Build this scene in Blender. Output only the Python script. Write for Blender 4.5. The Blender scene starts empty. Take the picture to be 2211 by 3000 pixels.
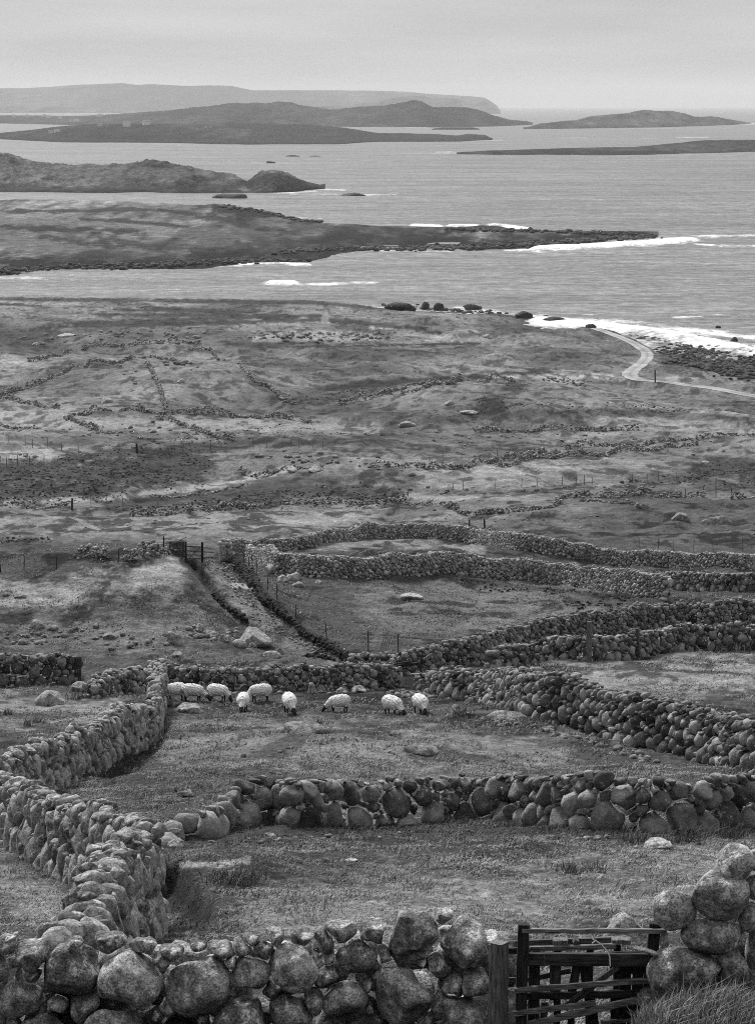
import bpy, math, random
import numpy as np

C = bpy.context.scene.collection
SC = bpy.context.scene
R = math.radians

# ---------------------------------------------------------------- camera
F = 6000.0            # focal length in units of the 1652 x 2242 working grid
CX, CY = 826.0, 1121.0
YH = 228.0            # row of the true horizon
PITCH = math.atan((CY - YH) / F)
H = 74.0              # eye height above the sea
cp, sp = math.cos(PITCH), math.sin(PITCH)
cam = bpy.data.cameras.new("camera")
cam.sensor_fit = 'VERTICAL'
cam.sensor_height = 36.0
cam.lens = 36.0 * F / 2242.0
cam.clip_start = 0.5
cam.clip_end = 150000.0
cam_o = bpy.data.objects.new("camera", cam)
C.objects.link(cam_o)
cam_o.location = (0, 0, H)
cam_o.rotation_euler = (R(90) - PITCH, 0, 0)
SC.camera = cam_o

# ---------------------------------------------------------------- sky, sun, exposure
SUN_EL, SUN_AZ = R(48), R(-28)      # azimuth measured from straight ahead (+Y) to the right
w = bpy.data.worlds.new("World")
SC.world = w
w.use_nodes = True
nt = w.node_tree
for n in list(nt.nodes):
    nt.nodes.remove(n)
def wn(t, **kw):
    n = nt.nodes.new(t)
    for k, v in kw.items():
        setattr(n, k, v)
    return n
out = wn('ShaderNodeOutputWorld')
bg = wn('ShaderNodeBackground')
bg.inputs[1].default_value = 0.12
sky = wn('ShaderNodeTexSky')
sky.sky_type = 'NISHITA'
sky.sun_disc = False
sky.sun_elevation = SUN_EL
sky.sun_rotation = SUN_AZ
sky.air_density = 1.0
sky.dust_density = 4.0
bw = wn('ShaderNodeRGBToBW')
tc = wn('ShaderNodeTexCoord')
sep = wn('ShaderNodeSeparateXYZ')
nt.links.new(tc.outputs['Generated'], sep.inputs[0])
mp = wn('ShaderNodeMapping')
mp.inputs['Scale'].default_value = (1.0, 1.0, 9.0)
nt.links.new(tc.outputs['Generated'], mp.inputs[0])
cl = wn('ShaderNodeTexNoise')
cl.inputs['Scale'].default_value = 7.0
cl.inputs['Detail'].default_value = 5.0
cl.inputs['Roughness'].default_value = 0.55
nt.links.new(mp.outputs[0], cl.inputs['Vector'])
ovr = wn('ShaderNodeMapRange')      # overcast: brighter towards the zenith
ovr.inputs['From Min'].default_value = 0.0
ovr.inputs['From Max'].default_value = 1.0
ovr.inputs['To Min'].default_value = 2.9
ovr.inputs['To Max'].default_value = 6.3
nt.links.new(sep.outputs[2], ovr.inputs['Value'])
cm = wn('ShaderNodeMapRange')
cm.inputs['From Min'].default_value = 0.3
cm.inputs['From Max'].default_value = 0.7
cm.inputs['To Min'].default_value = 0.84
cm.inputs['To Max'].default_value = 1.12
nt.links.new(cl.outputs[0], cm.inputs['Value'])
mul = wn('ShaderNodeMath', operation='MULTIPLY')
dr = wn('ShaderNodeMapRange')       # sky dimmed behind the camera to keep faces turned this way dark
dr.inputs['From Min'].default_value = -1.0
dr.inputs['From Max'].default_value = 1.0
dr.inputs['To Min'].default_value = 0.55
dr.inputs['To Max'].default_value = 1.1
nt.links.new(sep.outputs[1], dr.inputs['Value'])
mul0 = wn('ShaderNodeMath', operation='MULTIPLY')
nt.links.new(ovr.outputs[0], mul0.inputs[0])
nt.links.new(dr.outputs[0], mul0.inputs[1])
nt.links.new(mul0.outputs[0], mul.inputs[0])
nt.links.new(cm.outputs[0], mul.inputs[1])
add = wn('ShaderNodeMath', operation='MULTIPLY_ADD')
add.inputs[1].default_value = 0.12
nt.links.new(sky.outputs[0], bw.inputs[0])
nt.links.new(bw.outputs[0], add.inputs[0])
nt.links.new(mul.outputs[0], add.inputs[2])
nt.links.new(add.outputs[0], bg.inputs[0])
nt.links.new(bg.outputs[0], out.inputs[0])

sl = bpy.data.lights.new("sun", 'SUN')
sl.energy = 3.0
sl.angle = R(11)
sl.color = (1, 1, 1)
so = bpy.data.objects.new("sun", sl)
C.objects.link(so)
so.location = (0, 0, 300)
from mathutils import Vector
sd = Vector((math.sin(SUN_AZ) * math.cos(SUN_EL), math.cos(SUN_AZ) * math.cos(SUN_EL), math.sin(SUN_EL)))
so.rotation_euler = sd.to_track_quat('Z', 'Y').to_euler()

SC.view_settings.view_transform = 'Standard'
SC.view_settings.look = 'None'
SC.view_settings.exposure = 0.4
SC.view_settings.gamma = 1.0
SC.render.engine = 'CYCLES'
cy = SC.cycles
cy.use_denoising = False
cy.max_bounces = 4
cy.diffuse_bounces = 1
cy.pixel_filter_type = 'BLACKMAN_HARRIS'
cy.filter_width = 1.0
cy.glossy_bounces = 2
cy.transparent_max_bounces = 8
cy.volume_bounces = 1
cy.sample_clamp_indirect = 4.0

# ---------------------------------------------------------------- noise and projection
rng = np.random.default_rng(7)
random.seed(7)

def _h(ix, iy, seed):
    n = (ix.astype(np.int64) * 374761393 + iy.astype(np.int64) * 668265263 + seed * 1274126177) & 0xFFFFFFFF
    n = ((n ^ (n >> 13)) * 1103515245) & 0xFFFFFFFF
    n = ((n ^ (n >> 16)) * 2654435761) & 0xFFFFFFFF
    return ((n >> 8) & 0xFFFF) / 65535.0

def vn(x, y, seed=0):
    x = np.asarray(x, float); y = np.asarray(y, float)
    ix = np.floor(x); iy = np.floor(y)
    fx = x - ix; fy = y - iy
    fx = fx * fx * (3 - 2 * fx); fy = fy * fy * (3 - 2 * fy)
    a = _h(ix, iy, seed); b = _h(ix + 1, iy, seed)
    c = _h(ix, iy + 1, seed); d = _h(ix + 1, iy + 1, seed)
    return (a + (b - a) * fx) * (1 - fy) + (c + (d - c) * fx) * fy - 0.5

def fbm(x, y, octv=4, seed=0, gain=0.5):
    s = 0.0; a = 1.0
    for o in range(octv):
        ca, sa = math.cos(o * 1.3 + 0.5), math.sin(o * 1.3 + 0.5)
        s = s + a * vn(x * ca - y * sa, x * sa + y * ca, seed + o * 17)
        x = x * 2.03; y = y * 2.03; a *= gain
    return s

def sst(a, b, x):
    t = np.clip((x - a) / (b - a), 0, 1)
    return t * t * (3 - 2 * t)

def ray(px, py):
    """dx/dY and dz/dY of the view ray through a grid position"""
    u = (np.asarray(px, float) - CX) / F
    v = -(np.asarray(py, float) - CY) / F
    fwd = cp + v * sp
    return u / fwd, (-sp + v * cp) / fwd

def project(x, y, z):
    zz = z - H
    d = y * cp - zz * sp
    d = np.maximum(d, 0.1)
    return CX + F * x / d, CY - F * (y * sp + zz * cp) / d

def sea_at(px, py, z=0.0):
    a, b = ray(px, py)
    Y = (z - H) / b
    return a * Y, Y

def pchip(xs, ys):
    xs = np.array(xs, float); ys = np.array(ys, float)
    h = np.diff(xs); d = np.diff(ys) / h
    m = np.zeros_like(xs)
    m[1:-1] = np.where(d[:-1] * d[1:] > 0, 2 * d[:-1] * d[1:] / (d[:-1] + d[1:] + 1e-12 * np.sign(d[:-1] + d[1:] + 1e-30)), 0)
    m[0] = d[0]; m[-1] = d[-1]
    def f(q):
        q = np.asarray(q, float)
        i = np.clip(np.searchsorted(xs, q) - 1, 0, len(h) - 1)
        qq = np.clip(q, xs[0], xs[-1])
        t = (qq - xs[i]) / h[i]
        return (ys[i] * (1 + 2 * t) * (1 - t) ** 2 + ys[i + 1] * t * t * (3 - 2 * t)
                + h[i] * (m[i] * t * (1 - t) ** 2 + m[i + 1] * t * t * (t - 1)))
    return f

# ---------------------------------------------------------------- land form
PROF = [(2330, 26.), (2290, 28.6), (1815, 76.), (1680, 101.), (1520, 135.), (1440, 158.), (1300, 205.), (1190, 262.),
        (1100, 330.), (1000, 420.), (900, 530.), (800, 690.), (720, 860.), (672, 985.)]
_py = [(Y, H + Y * float(ray(CX, p)[1])) for p, Y in PROF]
_py = [(-420., H + 190.), (-200., H + 88.), (-60., H + 17.), (0., H - 1.75)] + _py + [(1040., 1.6), (1300., -6.)]  # unseen slope behind the camera, carried up to block sky light
profile = pchip([a for a, b in _py], [b for a, b in _py])

_cs = [(-2500, 640), (-400, 650), (0, 652), (400, 656), (700, 662), (840, 678), (1010, 684), (1120, 692), (1220, 706), (1345, 722),
       (1425, 737), (1490, 752), (1575, 775), (1650, 787), (1900, 850), (2400, 1000), (3400, 1300)]
_cx, _cy = sea_at([c[0] for c in _cs], [c[1] for c in _cs])
COAST = np.stack([_cx, _cy], 1)

def seg_dist(x, y, P):
    """distance to a polyline and arc position of the nearest point"""
    best = np.full(np.shape(x), 1e18); arc = np.zeros(np.shape(x)); s = 0.0
    for (ax, ay), (bx, by) in zip(P[:-1], P[1:]):
        dx, dy = bx - ax, by - ay
        L2 = dx * dx + dy * dy + 1e-12
        t = np.clip(((x - ax) * dx + (y - ay) * dy) / L2, 0, 1)
        d = (x - ax - t * dx) ** 2 + (y - ay - t * dy) ** 2
        k = d < best
        best = np.where(k, d, best)
        L = math.sqrt(L2)
        arc = np.where(k, s + t * L, arc)
        s += L
    return np.sqrt(best), arc

def coast_s(x, y):
    d, _ = seg_dist(x, y, COAST)
    yc = np.interp(x, COAST[:, 0], COAST[:, 1])
    return np.where(y < yc, d, -d)

BUMPS = []      # (x, y, amplitude, rx, ry, power)
ROAD = []
CARVES = []     # (polyline, half width, depth)

def z0(x, y):
    z = profile(y)
    far = y > 480
    if np.any(far):
        s = coast_s(x[far], y[far])
        Lr = 22 + 130 * sst(-10, 60, x[far])
        k = np.clip(s / Lr, 0, 1)
        k = np.where(s > 0, k * (2 - k), 0)
        zf = z[far] * k + np.where(s < 0, np.maximum(0.07 * s, -6), 0)
        z = z.copy(); z[far] = zf
    for bx, by, a, rx, ry, pw in BUMPS:
        q = ((x - bx) / rx) ** 2 + ((y - by) / ry) ** 2
        z = z + a * np.exp(-q ** pw)
    return z

def zland(x, y, micro=True):
    x = np.asarray(x, float); y = np.asarray(y, float)
    shp = np.broadcast(x, y).shape
    x = np.broadcast_to(x, shp).astype(float).ravel(); y = np.broadcast_to(y, shp).astype(float).ravel()
    z = z0(x, y)
    if micro:
        big = sst(150, 420, y)
        z = z + fbm(x / 46, y / 60, 3, 5) * 4.2 * big * sst(1010, 880, y)
        z = z + fbm(x / 14, y / 18, 3, 9) * (0.42 + 1.25 * sst(120, 260, y)) * sst(1020, 900, y) * sst(20, 32, y)
        z = z + fbm(x / 2.3, y / 2.6, 3, 21) * (0.19 + 0.26 * sst(90, 220, y))
        z = z + fbm(x / 0.55, y / 0.65, 3, 33) * 0.11 * (1 - 0.6 * sst(90, 200, y))
        z = z + fbm(x / 0.16, y / 0.2, 2, 43) * 0.03 * (1 - sst(60, 110, y))
    for P, hw, dep in CARVES:
        lo = P.min(0) - 3 * hw; hi = P.max(0) + 3 * hw
        k = np.where((x > lo[0]) & (x < hi[0]) & (y > lo[1]) & (y < hi[1]))[0]
        if len(k):
            d, _ = seg_dist(x[k], y[k], P)
            z[k] -= dep * np.exp(-(d / hw) ** 4)
    if ROAD:
        rp, ra, rz, rw = ROAD
        k = np.where((x > rp[:, 0].min() - 9) & (x < rp[:, 0].max() + 9) & (y > rp[:, 1].min() - 9) & (y < rp[:, 1].max() + 9))[0]
        if len(k):
            d, arc = seg_dist(x[k], y[k], rp)
            hw = np.interp(arc, ra, rw)
            wgt = 1 - sst(hw + .4, hw + 4.5, d)
            z[k] = z[k] * (1 - wgt) + (np.interp(arc, ra, rz) - .05) * wgt
    return z.reshape(shp)

_YS = np.concatenate([np.geomspace(22, 1030, 1100), np.linspace(1031, 1120, 30)])
def hit(px, py, f=None):
    """first point where the view ray meets the land"""
    f = f or zland
    px = np.atleast_1d(np.asarray(px, float)); py = np.atleast_1d(np.asarray(py, float))
    a, b = ray(px, py)
    X = a[:, None] * _YS[None]; Yy = np.broadcast_to(_YS, X.shape)
    zr = H + b[:, None] * _YS[None]
    g = f(X.ravel(), Yy.ravel()).reshape(X.shape) - zr
    inside = g > 0
    i = np.where(inside.any(1), inside.argmax(1), len(_YS) - 1)
    i = np.maximum(i, 1)
    k = np.arange(len(px))
    g0, g1 = g[k, i - 1], g[k, i]
    t = np.clip(-g0 / np.where(np.abs(g1 - g0) < 1e-9, 1e-9, g1 - g0), 0, 1)
    Y = _YS[i - 1] + t * (_YS[i] - _YS[i - 1])
    return np.stack([a * Y, Y], 1)

def bump(px, py, amp, rx, ry, pw=1.0):
    p = hit([px], [py], z0)[0]
    BUMPS.append((p[0], p[1], amp, rx, ry, pw))

# hummocks and knolls of the land between the hill and the shore
bump(265, 1345, 3.0, 11, 20, 1.3)
bump(30, 1330, 2.6, 12, 16, 1.2)
bump(420, 1290, 1.6, 6, 18, 1.3)
bump(220, 855, 6.2, 19, 42, 1.2)
bump(470, 850, 5.6, 17, 40, 1.2)
bump(1010, 890, 4.4, 22, 34, 1.2)
bump(-60, 800, 3.5, 20, 50, 1.0)
bump(640, 815, 1.5, 25, 40, 1.0)
bump(600, 760, 2.5, 40, 50, 1.0)
bump(690, 1030, 2.2, 14, 24, 1.0)
bump(60, 1000, 2.0, 16, 22, 1.0)
bump(330, 930, 2.0, 30, 26, 1.0)
bump(1250, 930, 1.8, 40, 26, 1.0)
bump(1500, 900, 2.0, 30, 40, 1.0)
bump(700, 672, 1.6, 18, 30, 1.0)
bump(870, 1250, 0.8, 9, 14, 1.0)
bump(700, 1660, 0.7, 5, 9, 1.0)
bump(1180, 1600, 0.5, 5, 9, 1.0)
bump(940, 1890, 0.35, 4, 6, 1.0)
bump(480, 1910, 0.5, 1.7, 5, 1.3)
BUMPS.append(((1590 - CX) / F * 26.9, 26.9, 0.54, 0.95, 0.8, 1.0))     # grassy mound in front of the gateway pile

def carve(pts, hw, dep):
    p = hit([a for a, b in pts], [b for a, b in pts], z0)
    CARVES.append((p, hw, dep))
carve([(505, 1225), (540, 1262), (590, 1318), (650, 1372), (720, 1418), (775, 1447)], 0.75, 1.0)       # ditch beside the lane
carve([(420, 1228), (445, 1258), (480, 1300), (515, 1340), (545, 1368)], 0.5, 0.7)
carve([(352, 1905), (385, 1955), (420, 1995), (430, 2020)], 0.42, 0.75)                                   # ditch behind the near wall
carve([(345, 1575), (325, 1625), (285, 1665), (240, 1700)], 0.6, 0.5)

# the coast road is cut into the slope: its line, levels and half widths
def plan_road():
    pts = [(1105, 691), (1160, 697), (1215, 703), (1270, 713), (1330, 729), (1378, 748), (1408, 766), (1416, 780), (1403, 797), (1385, 810), (1378, 822), (1400, 831), (1450, 836), (1500, 843), (1560, 851), (1652, 868), (1760, 890)]
    hw = [1.4, 1.4, 1.4, 1.5, 1.6, 1.7, 1.8, 1.8, 1.8, 2.0, 2.0, 1.9, 1.8, 1.8, 1.8, 1.8, 1.8]
    P = hit([p[0] for p in pts], [p[1] for p in pts], z0)
    Q = np.vstack([2 * P[0] - P[1], P, 2 * P[-1] - P[-2]]); out = []; wo = []
    for i in range(1, len(Q) - 2):
        p0, p1, p2, p3 = Q[i - 1], Q[i], Q[i + 1], Q[i + 2]
        n = max(2, int(np.linalg.norm(p2 - p1) / 3.0))
        t = np.linspace(0, 1, n, endpoint=False)[:, None]
        out.append(p1 + .5 * t * (p2 - p0) + t * t * (p0 - 2.5 * p1 + 2 * p2 - .5 * p3) + t ** 3 * (-.5 * p0 + 1.5 * p1 - 1.5 * p2 + .5 * p3))
        wo.append(hw[i - 1] + (hw[i] - hw[i - 1]) * t[:, 0])
    rp = np.vstack(out + [P[-1:]]); rw = np.concatenate(wo + [[hw[-1]]])
    ra = np.concatenate([[0], np.cumsum(np.linalg.norm(np.diff(rp, axis=0), axis=1))])
    rz = z0(rp[:, 0], rp[:, 1]) + .05
    k = np.ones(7) / 7
    rz = np.convolve(np.pad(rz, 3, 'edge'), k, 'valid')
    ROAD.extend([rp, ra, np.maximum(rz, .5), rw])
plan_road()
# ---------------------------------------------------------------- mesh and material helpers
def mk(name, v, f, mat=None, parent=None, attrs=None, smooth=True, origin=None, link=True):
    v = np.asarray(v, np.float64)
    if origin is None:
        origin = (0, 0, 0)
    v = v - np.asarray(origin, float)
    me = bpy.data.meshes.new(name)
    me.vertices.add(len(v))
    me.vertices.foreach_set('co', v.astype(np.float32).ravel())
    fs = f if isinstance(f, list) else [f]
    tot = sum(len(a) for a in fs)
    loops = np.concatenate([np.asarray(a, np.int32).ravel() for a in fs])
    cnt = np.concatenate([np.full(len(a), np.asarray(a).shape[1], np.int32) for a in fs])
    st = np.concatenate([[0], np.cumsum(cnt)[:-1]]).astype(np.int32)
    me.loops.add(len(loops))
    me.loops.foreach_set('vertex_index', loops)
    me.polygons.add(tot)
    me.polygons.foreach_set('loop_start', st)
    me.polygons.foreach_set('loop_total', cnt)
    me.polygons.foreach_set('use_smooth', np.full(tot, smooth, bool))
    me.update(calc_edges=True)
    me.validate()
    for k, a in (attrs or {}).items():
        at = me.attributes.new(k, 'FLOAT', 'POINT')
        at.data.foreach_set('value', np.asarray(a, np.float32))
    if mat:
        me.materials.append(mat)
    o = bpy.data.objects.new(name, me)
    C.objects.link(o)
    if parent:
        o.parent = parent
        o.location = Vector(origin) - parent.location
    else:
        o.location = origin
    return o

def empty(name, loc):
    o = bpy.data.objects.new(name, None)
    o.empty_display_size = 0.3
    C.objects.link(o)
    o.location = loc
    return o

def tag(o, label=None, cat=None, group=None, kind=None):
    if label: o['label'] = label
    if cat: o['category'] = cat
    if group: o['group'] = group
    if kind: o['kind'] = kind
    return o

def grid_faces(nr, nc):
    i = np.arange(nr - 1)[:, None] * nc + np.arange(nc - 1)[None]
    return np.stack([i, i + 1, i + nc + 1, i + nc], -1).reshape(-1, 4)

class NT:
    def __init__(self, name):
        self.m = bpy.data.materials.new(name)
        self.m.use_nodes = True
        self.t = self.m.node_tree
        self.b = self.t.nodes['Principled BSDF']
        self.b.inputs['Specular IOR Level'].default_value = 0.25
        self.tc = None
    def n(self, t, **kw):
        n = self.t.nodes.new(t)
        for k, v in kw.items():
            if hasattr(n, k) and k not in n.inputs:
                setattr(n, k, v)
            else:
                n.inputs[k].default_value = v
        return n
    def l(self, a, b):
        self.t.links.new(a, b)
    def co(self):
        if not self.tc:
            self.tc = self.n('ShaderNodeTexCoord')
        return self.tc.outputs['Object']
    def noise(self, scale, detail=4, rough=0.55, stretch=None):
        n = self.n('ShaderNodeTexNoise')
        n.inputs['Scale'].default_value = scale
        n.inputs['Detail'].default_value = detail
        n.inputs['Roughness'].default_value = rough
        c = self.co()
        if stretch:
            mp = self.n('ShaderNodeMapping')
            mp.inputs['Scale'].default_value = stretch
            self.l(c, mp.inputs[0]); c = mp.outputs[0]
        self.l(c, n.inputs['Vector'])
        return n.outputs[0]
    def rng(self, v, a, b, c, d, smooth=False):
        n = self.n('ShaderNodeMapRange')
        if smooth: n.interpolation_type = 'SMOOTHSTEP'
        for k, q in zip(('From Min', 'From Max', 'To Min', 'To Max'), (a, b, c, d)):
            n.inputs[k].default_value = q
        self.l(v, n.inputs['Value'])
        return n.outputs[0]
    def math(self, op, a, b):
        n = self.n('ShaderNodeMath', operation=op)
        for i, q in enumerate((a, b)):
            if isinstance(q, (int, float)): n.inputs[i].default_value = q
            else: self.l(q, n.inputs[i])
        return n.outputs[0]
    def mix(self, f, a, b):
        n = self.n('ShaderNodeMix')
        n.data_type = 'FLOAT'
        for i, q in ((0, f), (2, a), (3, b)):
            if isinstance(q, (int, float)): n.inputs[i].default_value = q
            else: self.l(q, n.inputs[i])
        return n.outputs[0]
    def attr(self, name):
        return self.n('ShaderNodeAttribute', attribute_name=name).outputs['Fac']
    def base(self, v):
        self.l(v, self.b.inputs['Base Color'])
    def bump(self, hgt, strength=0.5, dist=0.02):
        n = self.n('ShaderNodeBump')
        n.inputs['Strength'].default_value = strength
        n.inputs['Distance'].default_value = dist
        self.l(hgt, n.inputs['Height'])
        self.l(n.outputs[0], self.b.inputs['Normal'])

def mat_ground():
    t = NT('turf')
    a = t.attr('alb')
    n1 = t.rng(t.noise(6.0, 6, 0.75), 0.3, 0.7, 0.25, 1.75)
    n2 = t.rng(t.noise(1.0, 4, 0.65), 0.3, 0.7, 0.62, 1.38)
    n3 = t.rng(t.noise(0.16, 4, 0.65), 0.3, 0.7, 0.75, 1.25)
    t.base(t.math('MULTIPLY', t.math('MULTIPLY', a, n1), t.math('MULTIPLY', n2, t.math('MULTIPLY', n3, 1.38))))
    t.b.inputs['Roughness'].default_value = 0.95
    t.b.inputs['Specular IOR Level'].default_value = 0.1
    t.bump(t.math('ADD', t.noise(16.0, 4, 0.7), t.math('MULTIPLY', t.noise(2.2, 4, 0.65), 3.5)), 1.0, 0.09)
    return t.m

def mat_stone(name='field stone', lo=0.06, hi=0.26, lich=0.42, sc=1.0, cover=0.58, mott=1.0):
    t = NT(name)
    a = t.rng(t.attr('tone'), 0, 1, lo, hi)
    n1 = t.rng(t.noise(5.0 * sc, 6, 0.7), 0.36, 0.64, 1 - .62 * mott, 1 + .75 * mott)
    n2 = t.rng(t.noise(34.0 * sc, 4, 0.75), 0.4, 0.6, 1 - .5 * mott, 1 + .55 * mott)
    g = t.math('MULTIPLY', t.math('MULTIPLY', a, n1), n2)
    lm = t.math('MULTIPLY', t.rng(t.noise(4.2 * sc, 5, 0.7), cover, cover + 0.1, 0, 1, True), t.rng(t.noise(17.0 * sc, 3, 0.6), 0.42, 0.55, 0.15, 1, True))
    g = t.mix(lm, g, lich)
    t.base(g)
    t.b.inputs['Roughness'].default_value = 0.92
    t.bump(t.math('ADD', t.noise(26.0 * sc, 5, 0.7), t.math('MULTIPLY', t.noise(6.0 * sc, 4, 0.6), 2.2)), 0.9, 0.045 / sc)
    return t.m

def mat_tone(name, lo, hi, sc=20, rough=0.9, stretch=None, bmp=0.3, bd=0.01, con=.4):
    t = NT(name)
    a = t.rng(t.attr('tone'), 0, 1, lo, hi)
    n1 = t.rng(t.noise(sc, 4, 0.6, stretch), 0.3, 0.7, 1 - con, 1 + con)
    t.base(t.math('MULTIPLY', a, n1))
    t.b.inputs['Roughness'].default_value = rough
    t.bump(t.noise(sc * 1.7, 4, 0.6, stretch), bmp, bd)
    return t.m

M_ground = mat_ground()
M_stone = mat_stone('field stone', 0.035, 0.38, 0.5, 1.0, 0.56, .5)
M_moss = mat_stone('lichen crusted stone', 0.06, 0.42, 0.55, 1.0, 0.51, .8)
M_far = mat_stone('distant field stone', 0.08, 0.36, 0.5, 0.5, 0.55)
M_pale = mat_stone('pale enclosure stone', 0.10, 0.55, 0.5, 1.0, 0.56, .4)
M_rock = mat_stone('bare rock', 0.10, 0.34, 0.42, 0.8, 0.55)
M_shore = mat_stone('wet shore rock', 0.025, 0.09, 0.12, 0.3, 0.7)
M_grass = mat_tone('grass blades', 0.04, 0.56, 2.0, 0.9, None, 0.0)
M_wood = mat_tone('weathered timber', 0.012, 0.17, 6.0, 0.9, (8, 8, 0.7), 0.7, 0.012, .95)
M_woodh = mat_tone('weathered rail timber', 0.012, 0.2, 6.0, 0.9, (0.7, 8, 8), 0.7, 0.012, .95)
M_wool = mat_tone('fleece', 0.58, 0.86, 14, 1.0, None, 0.8, 0.05)
M_black = mat_tone('black face', 0.015, 0.03, 14, 0.8, None, 0.0)
M_wire = mat_tone('fence wire', 0.05, 0.12, 14, 0.7, None, 0.0)
M_white = mat_tone('limewash', 0.75, 0.85, 1, 0.9, None, 0.0)
M_slate = mat_tone('slate', 0.12, 0.3, 2, 0.8, None, 0.0)
M_glass = mat_tone('dark window', 0.02, 0.04, 2, 0.3, None, 0.0)

def mat_island(name, sc, lo=0.35, hi=1.8):
    t = NT(name)
    a = t.attr('alb')
    n1 = t.rng(t.noise(sc, 6, 0.65), 0.3, 0.7, lo, hi)
    t.base(t.math('MULTIPLY', a, n1))
    t.b.inputs['Roughness'].default_value = 0.95
    t.b.inputs['Specular IOR Level'].default_value = 0.1
    t.bump(t.noise(sc * 1.5, 6, 0.7), 1.0, 1.2 / sc * 0.5)
    return t.m

def mat_sea():
    t = NT('sea water')
    foam = t.attr('foam')
    fn = t.rng(t.math('ADD', t.math('MULTIPLY', t.noise(0.06, 6, 0.75, (1, 0.4, 1)), 0.6), t.math('MULTIPLY', t.noise(0.28, 5, 0.75), 0.4)), .36, .64, 0, 1)
    f = t.rng(t.math('ADD', fn, t.math('MULTIPLY', t.math('SUBTRACT', foam, 1.0), 1.0)), 0.12, 0.8, 0, 1, True)
    f = t.math('MULTIPLY', f, t.rng(foam, 0.15, 0.6, 0, 1, True))
    wv = t.noise(0.012, 6, 0.62, (0.28, 1.3, 1))
    wv2 = t.noise(0.1, 5, 0.7, (0.5, 1.2, 1))
    wv3 = t.noise(0.22, 4, 0.75, (1.0, .55, 1))
    sw = t.math('MULTIPLY', t.rng(wv3, 0.38, 0.62, 0.6, 1.4), t.rng(wv, 0.32, 0.68, 0.6, 1.4)); sw = t.math('MULTIPLY', sw, t.rng(wv2, 0.38, 0.62, 0.5, 1.5))
    water = t.math('MULTIPLY', sw, 0.13)  # light and dark of the swell put into the water colour
    t.base(t.mix(f, water, 0.82))
    t.l(t.mix(f, t.rng(wv, 0.3, 0.7, 0.5, 0.36), 0.95), t.b.inputs['Roughness'])
    t.l(t.mix(f, 0.22, 0.0), t.b.inputs['Specular IOR Level'])
    t.bump(t.math('ADD', t.math('MULTIPLY', wv, 3.0), t.math('ADD', t.math('MULTIPLY', wv2, 1.5), t.math('MULTIPLY', wv3, 0.8))), 0.55, 1.8)
    return t.m

# ---------------------------------------------------------------- painting natural patches of colour, and shade by the walls
PAINT = []
def paint(pts, hw, val, soft=0.5, sq=1.0, amt=1.0, nz=0.55):
    """a patch along a traced line: half width hw, value val"""
    PAINT.append((np.array(pts, float), hw, val, soft, sq, amt, nz))

def apply_paint(alb, px, py, plist):
    nb = fbm(px / 26.0, py / 7.0, 5, 77, .6)
    for P, hw, val, soft, sq, amt, nz in plist:
        lo = P.min(0) - hw * 2.2; hi = P.max(0) + hw * 2.2
        k = np.where((px > lo[0]) & (px < hi[0]) & (py > lo[1]) & (py < hi[1]))[0]
        if not len(k): continue
        Q = P.copy(); Q[:, 1] *= sq
        if len(Q) == 1:
            d = np.hypot(px[k] - Q[0, 0], py[k] * sq - Q[0, 1])
        else:
            d, _ = seg_dist(px[k], py[k] * sq, Q)
        d = d / hw + nb[k] * nz * 2
        m = amt * (1 - sst(1 - soft, 1 + soft, d))
        alb[k] = alb[k] * (1 - m) + val * m
    return alb
# ---------------------------------------------------------------- the land: one sheet, finer where the view is
DARK, MID, PALE, ROCKC, BLACK = 0.036, 0.16, 0.27, 0.33, 0.018
def build_land():
    core = np.arange(-160, 1815, 2.3)
    lft = -160 - np.geomspace(5, 9000, 46)[::-1]
    rgt = 1815 + np.geomspace(5, 9000, 46)
    pxs = np.concatenate([lft, core, rgt])
    a = (pxs - CX) / F / cp
    rows = []
    y = 22.0
    while y < 1130:
        rows.append(y)
        # step sized to about one picture row
        y += max(0.035, 1.55 / F * (y / cp) / max(math.sin(math.atan((H - float(profile(y))) / y)), 0.05))
    rows = np.array([-420, -300, -200, -130, -90, -60, -40, -25, -12, -4, 2, 8, 13, 17, 20] + rows + [1160, 1220, 1300])
    X = a[None] * np.where(rows < 20, 20 + (20 - rows) * 1.4, rows)[:, None]
    Y = np.broadcast_to(rows[:, None], X.shape)
    Z = zland(X, Y)
    x, y, z = X.ravel(), Y.ravel(), Z.ravel()
    px, py = project(x, y, z)
    # natural colour of the ground, with wall shade painted in
    alb = np.full(len(x), 0.185)
    alb += 0.10 * sst(320, 200, y) + .05 * sst(95, 40, y)
    alb *= 1 + 0.5 * fbm(x / 9, y / 14, 4, 101) * sst(60, 140, y)
    alb *= (1 + 1.05 * fbm(x / 34, y / 70, 5, 103, .58)) * (1 - .36 * sst(200, 340, y)) * sst(180, 380, y)
    alb *= 1 + 0.45 * fbm(x / 1.3, y / 1.5, 4, 107)
    alb = np.clip(alb, .05, .48)
    apply_paint(alb, px, py, PAINT)
    sp_ = sst(.06, .34, fbm(x / 2.6, y / 4.2, 5, 109, .62)) * (.55 + .45 * sst(60, 160, y))
    alb *= 1 - (.74 - .12 * sst(280, 420, y)) * sp_
    s = coast_s(x, y)
    k = y > 560
    sh = np.where(k, sst(16, 2, s + 10 * fbm(x / 10, y / 14, 3, 111)), 0)
    alb = alb * (1 - sh) + 0.035 * sh
    alb = np.clip(alb, 0.012, 0.5)
    o = mk('ground', np.stack([x, y, z], 1), grid_faces(*X.shape), M_ground, attrs={'alb': alb})
    tag(o, kind='structure')
    return o

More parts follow.
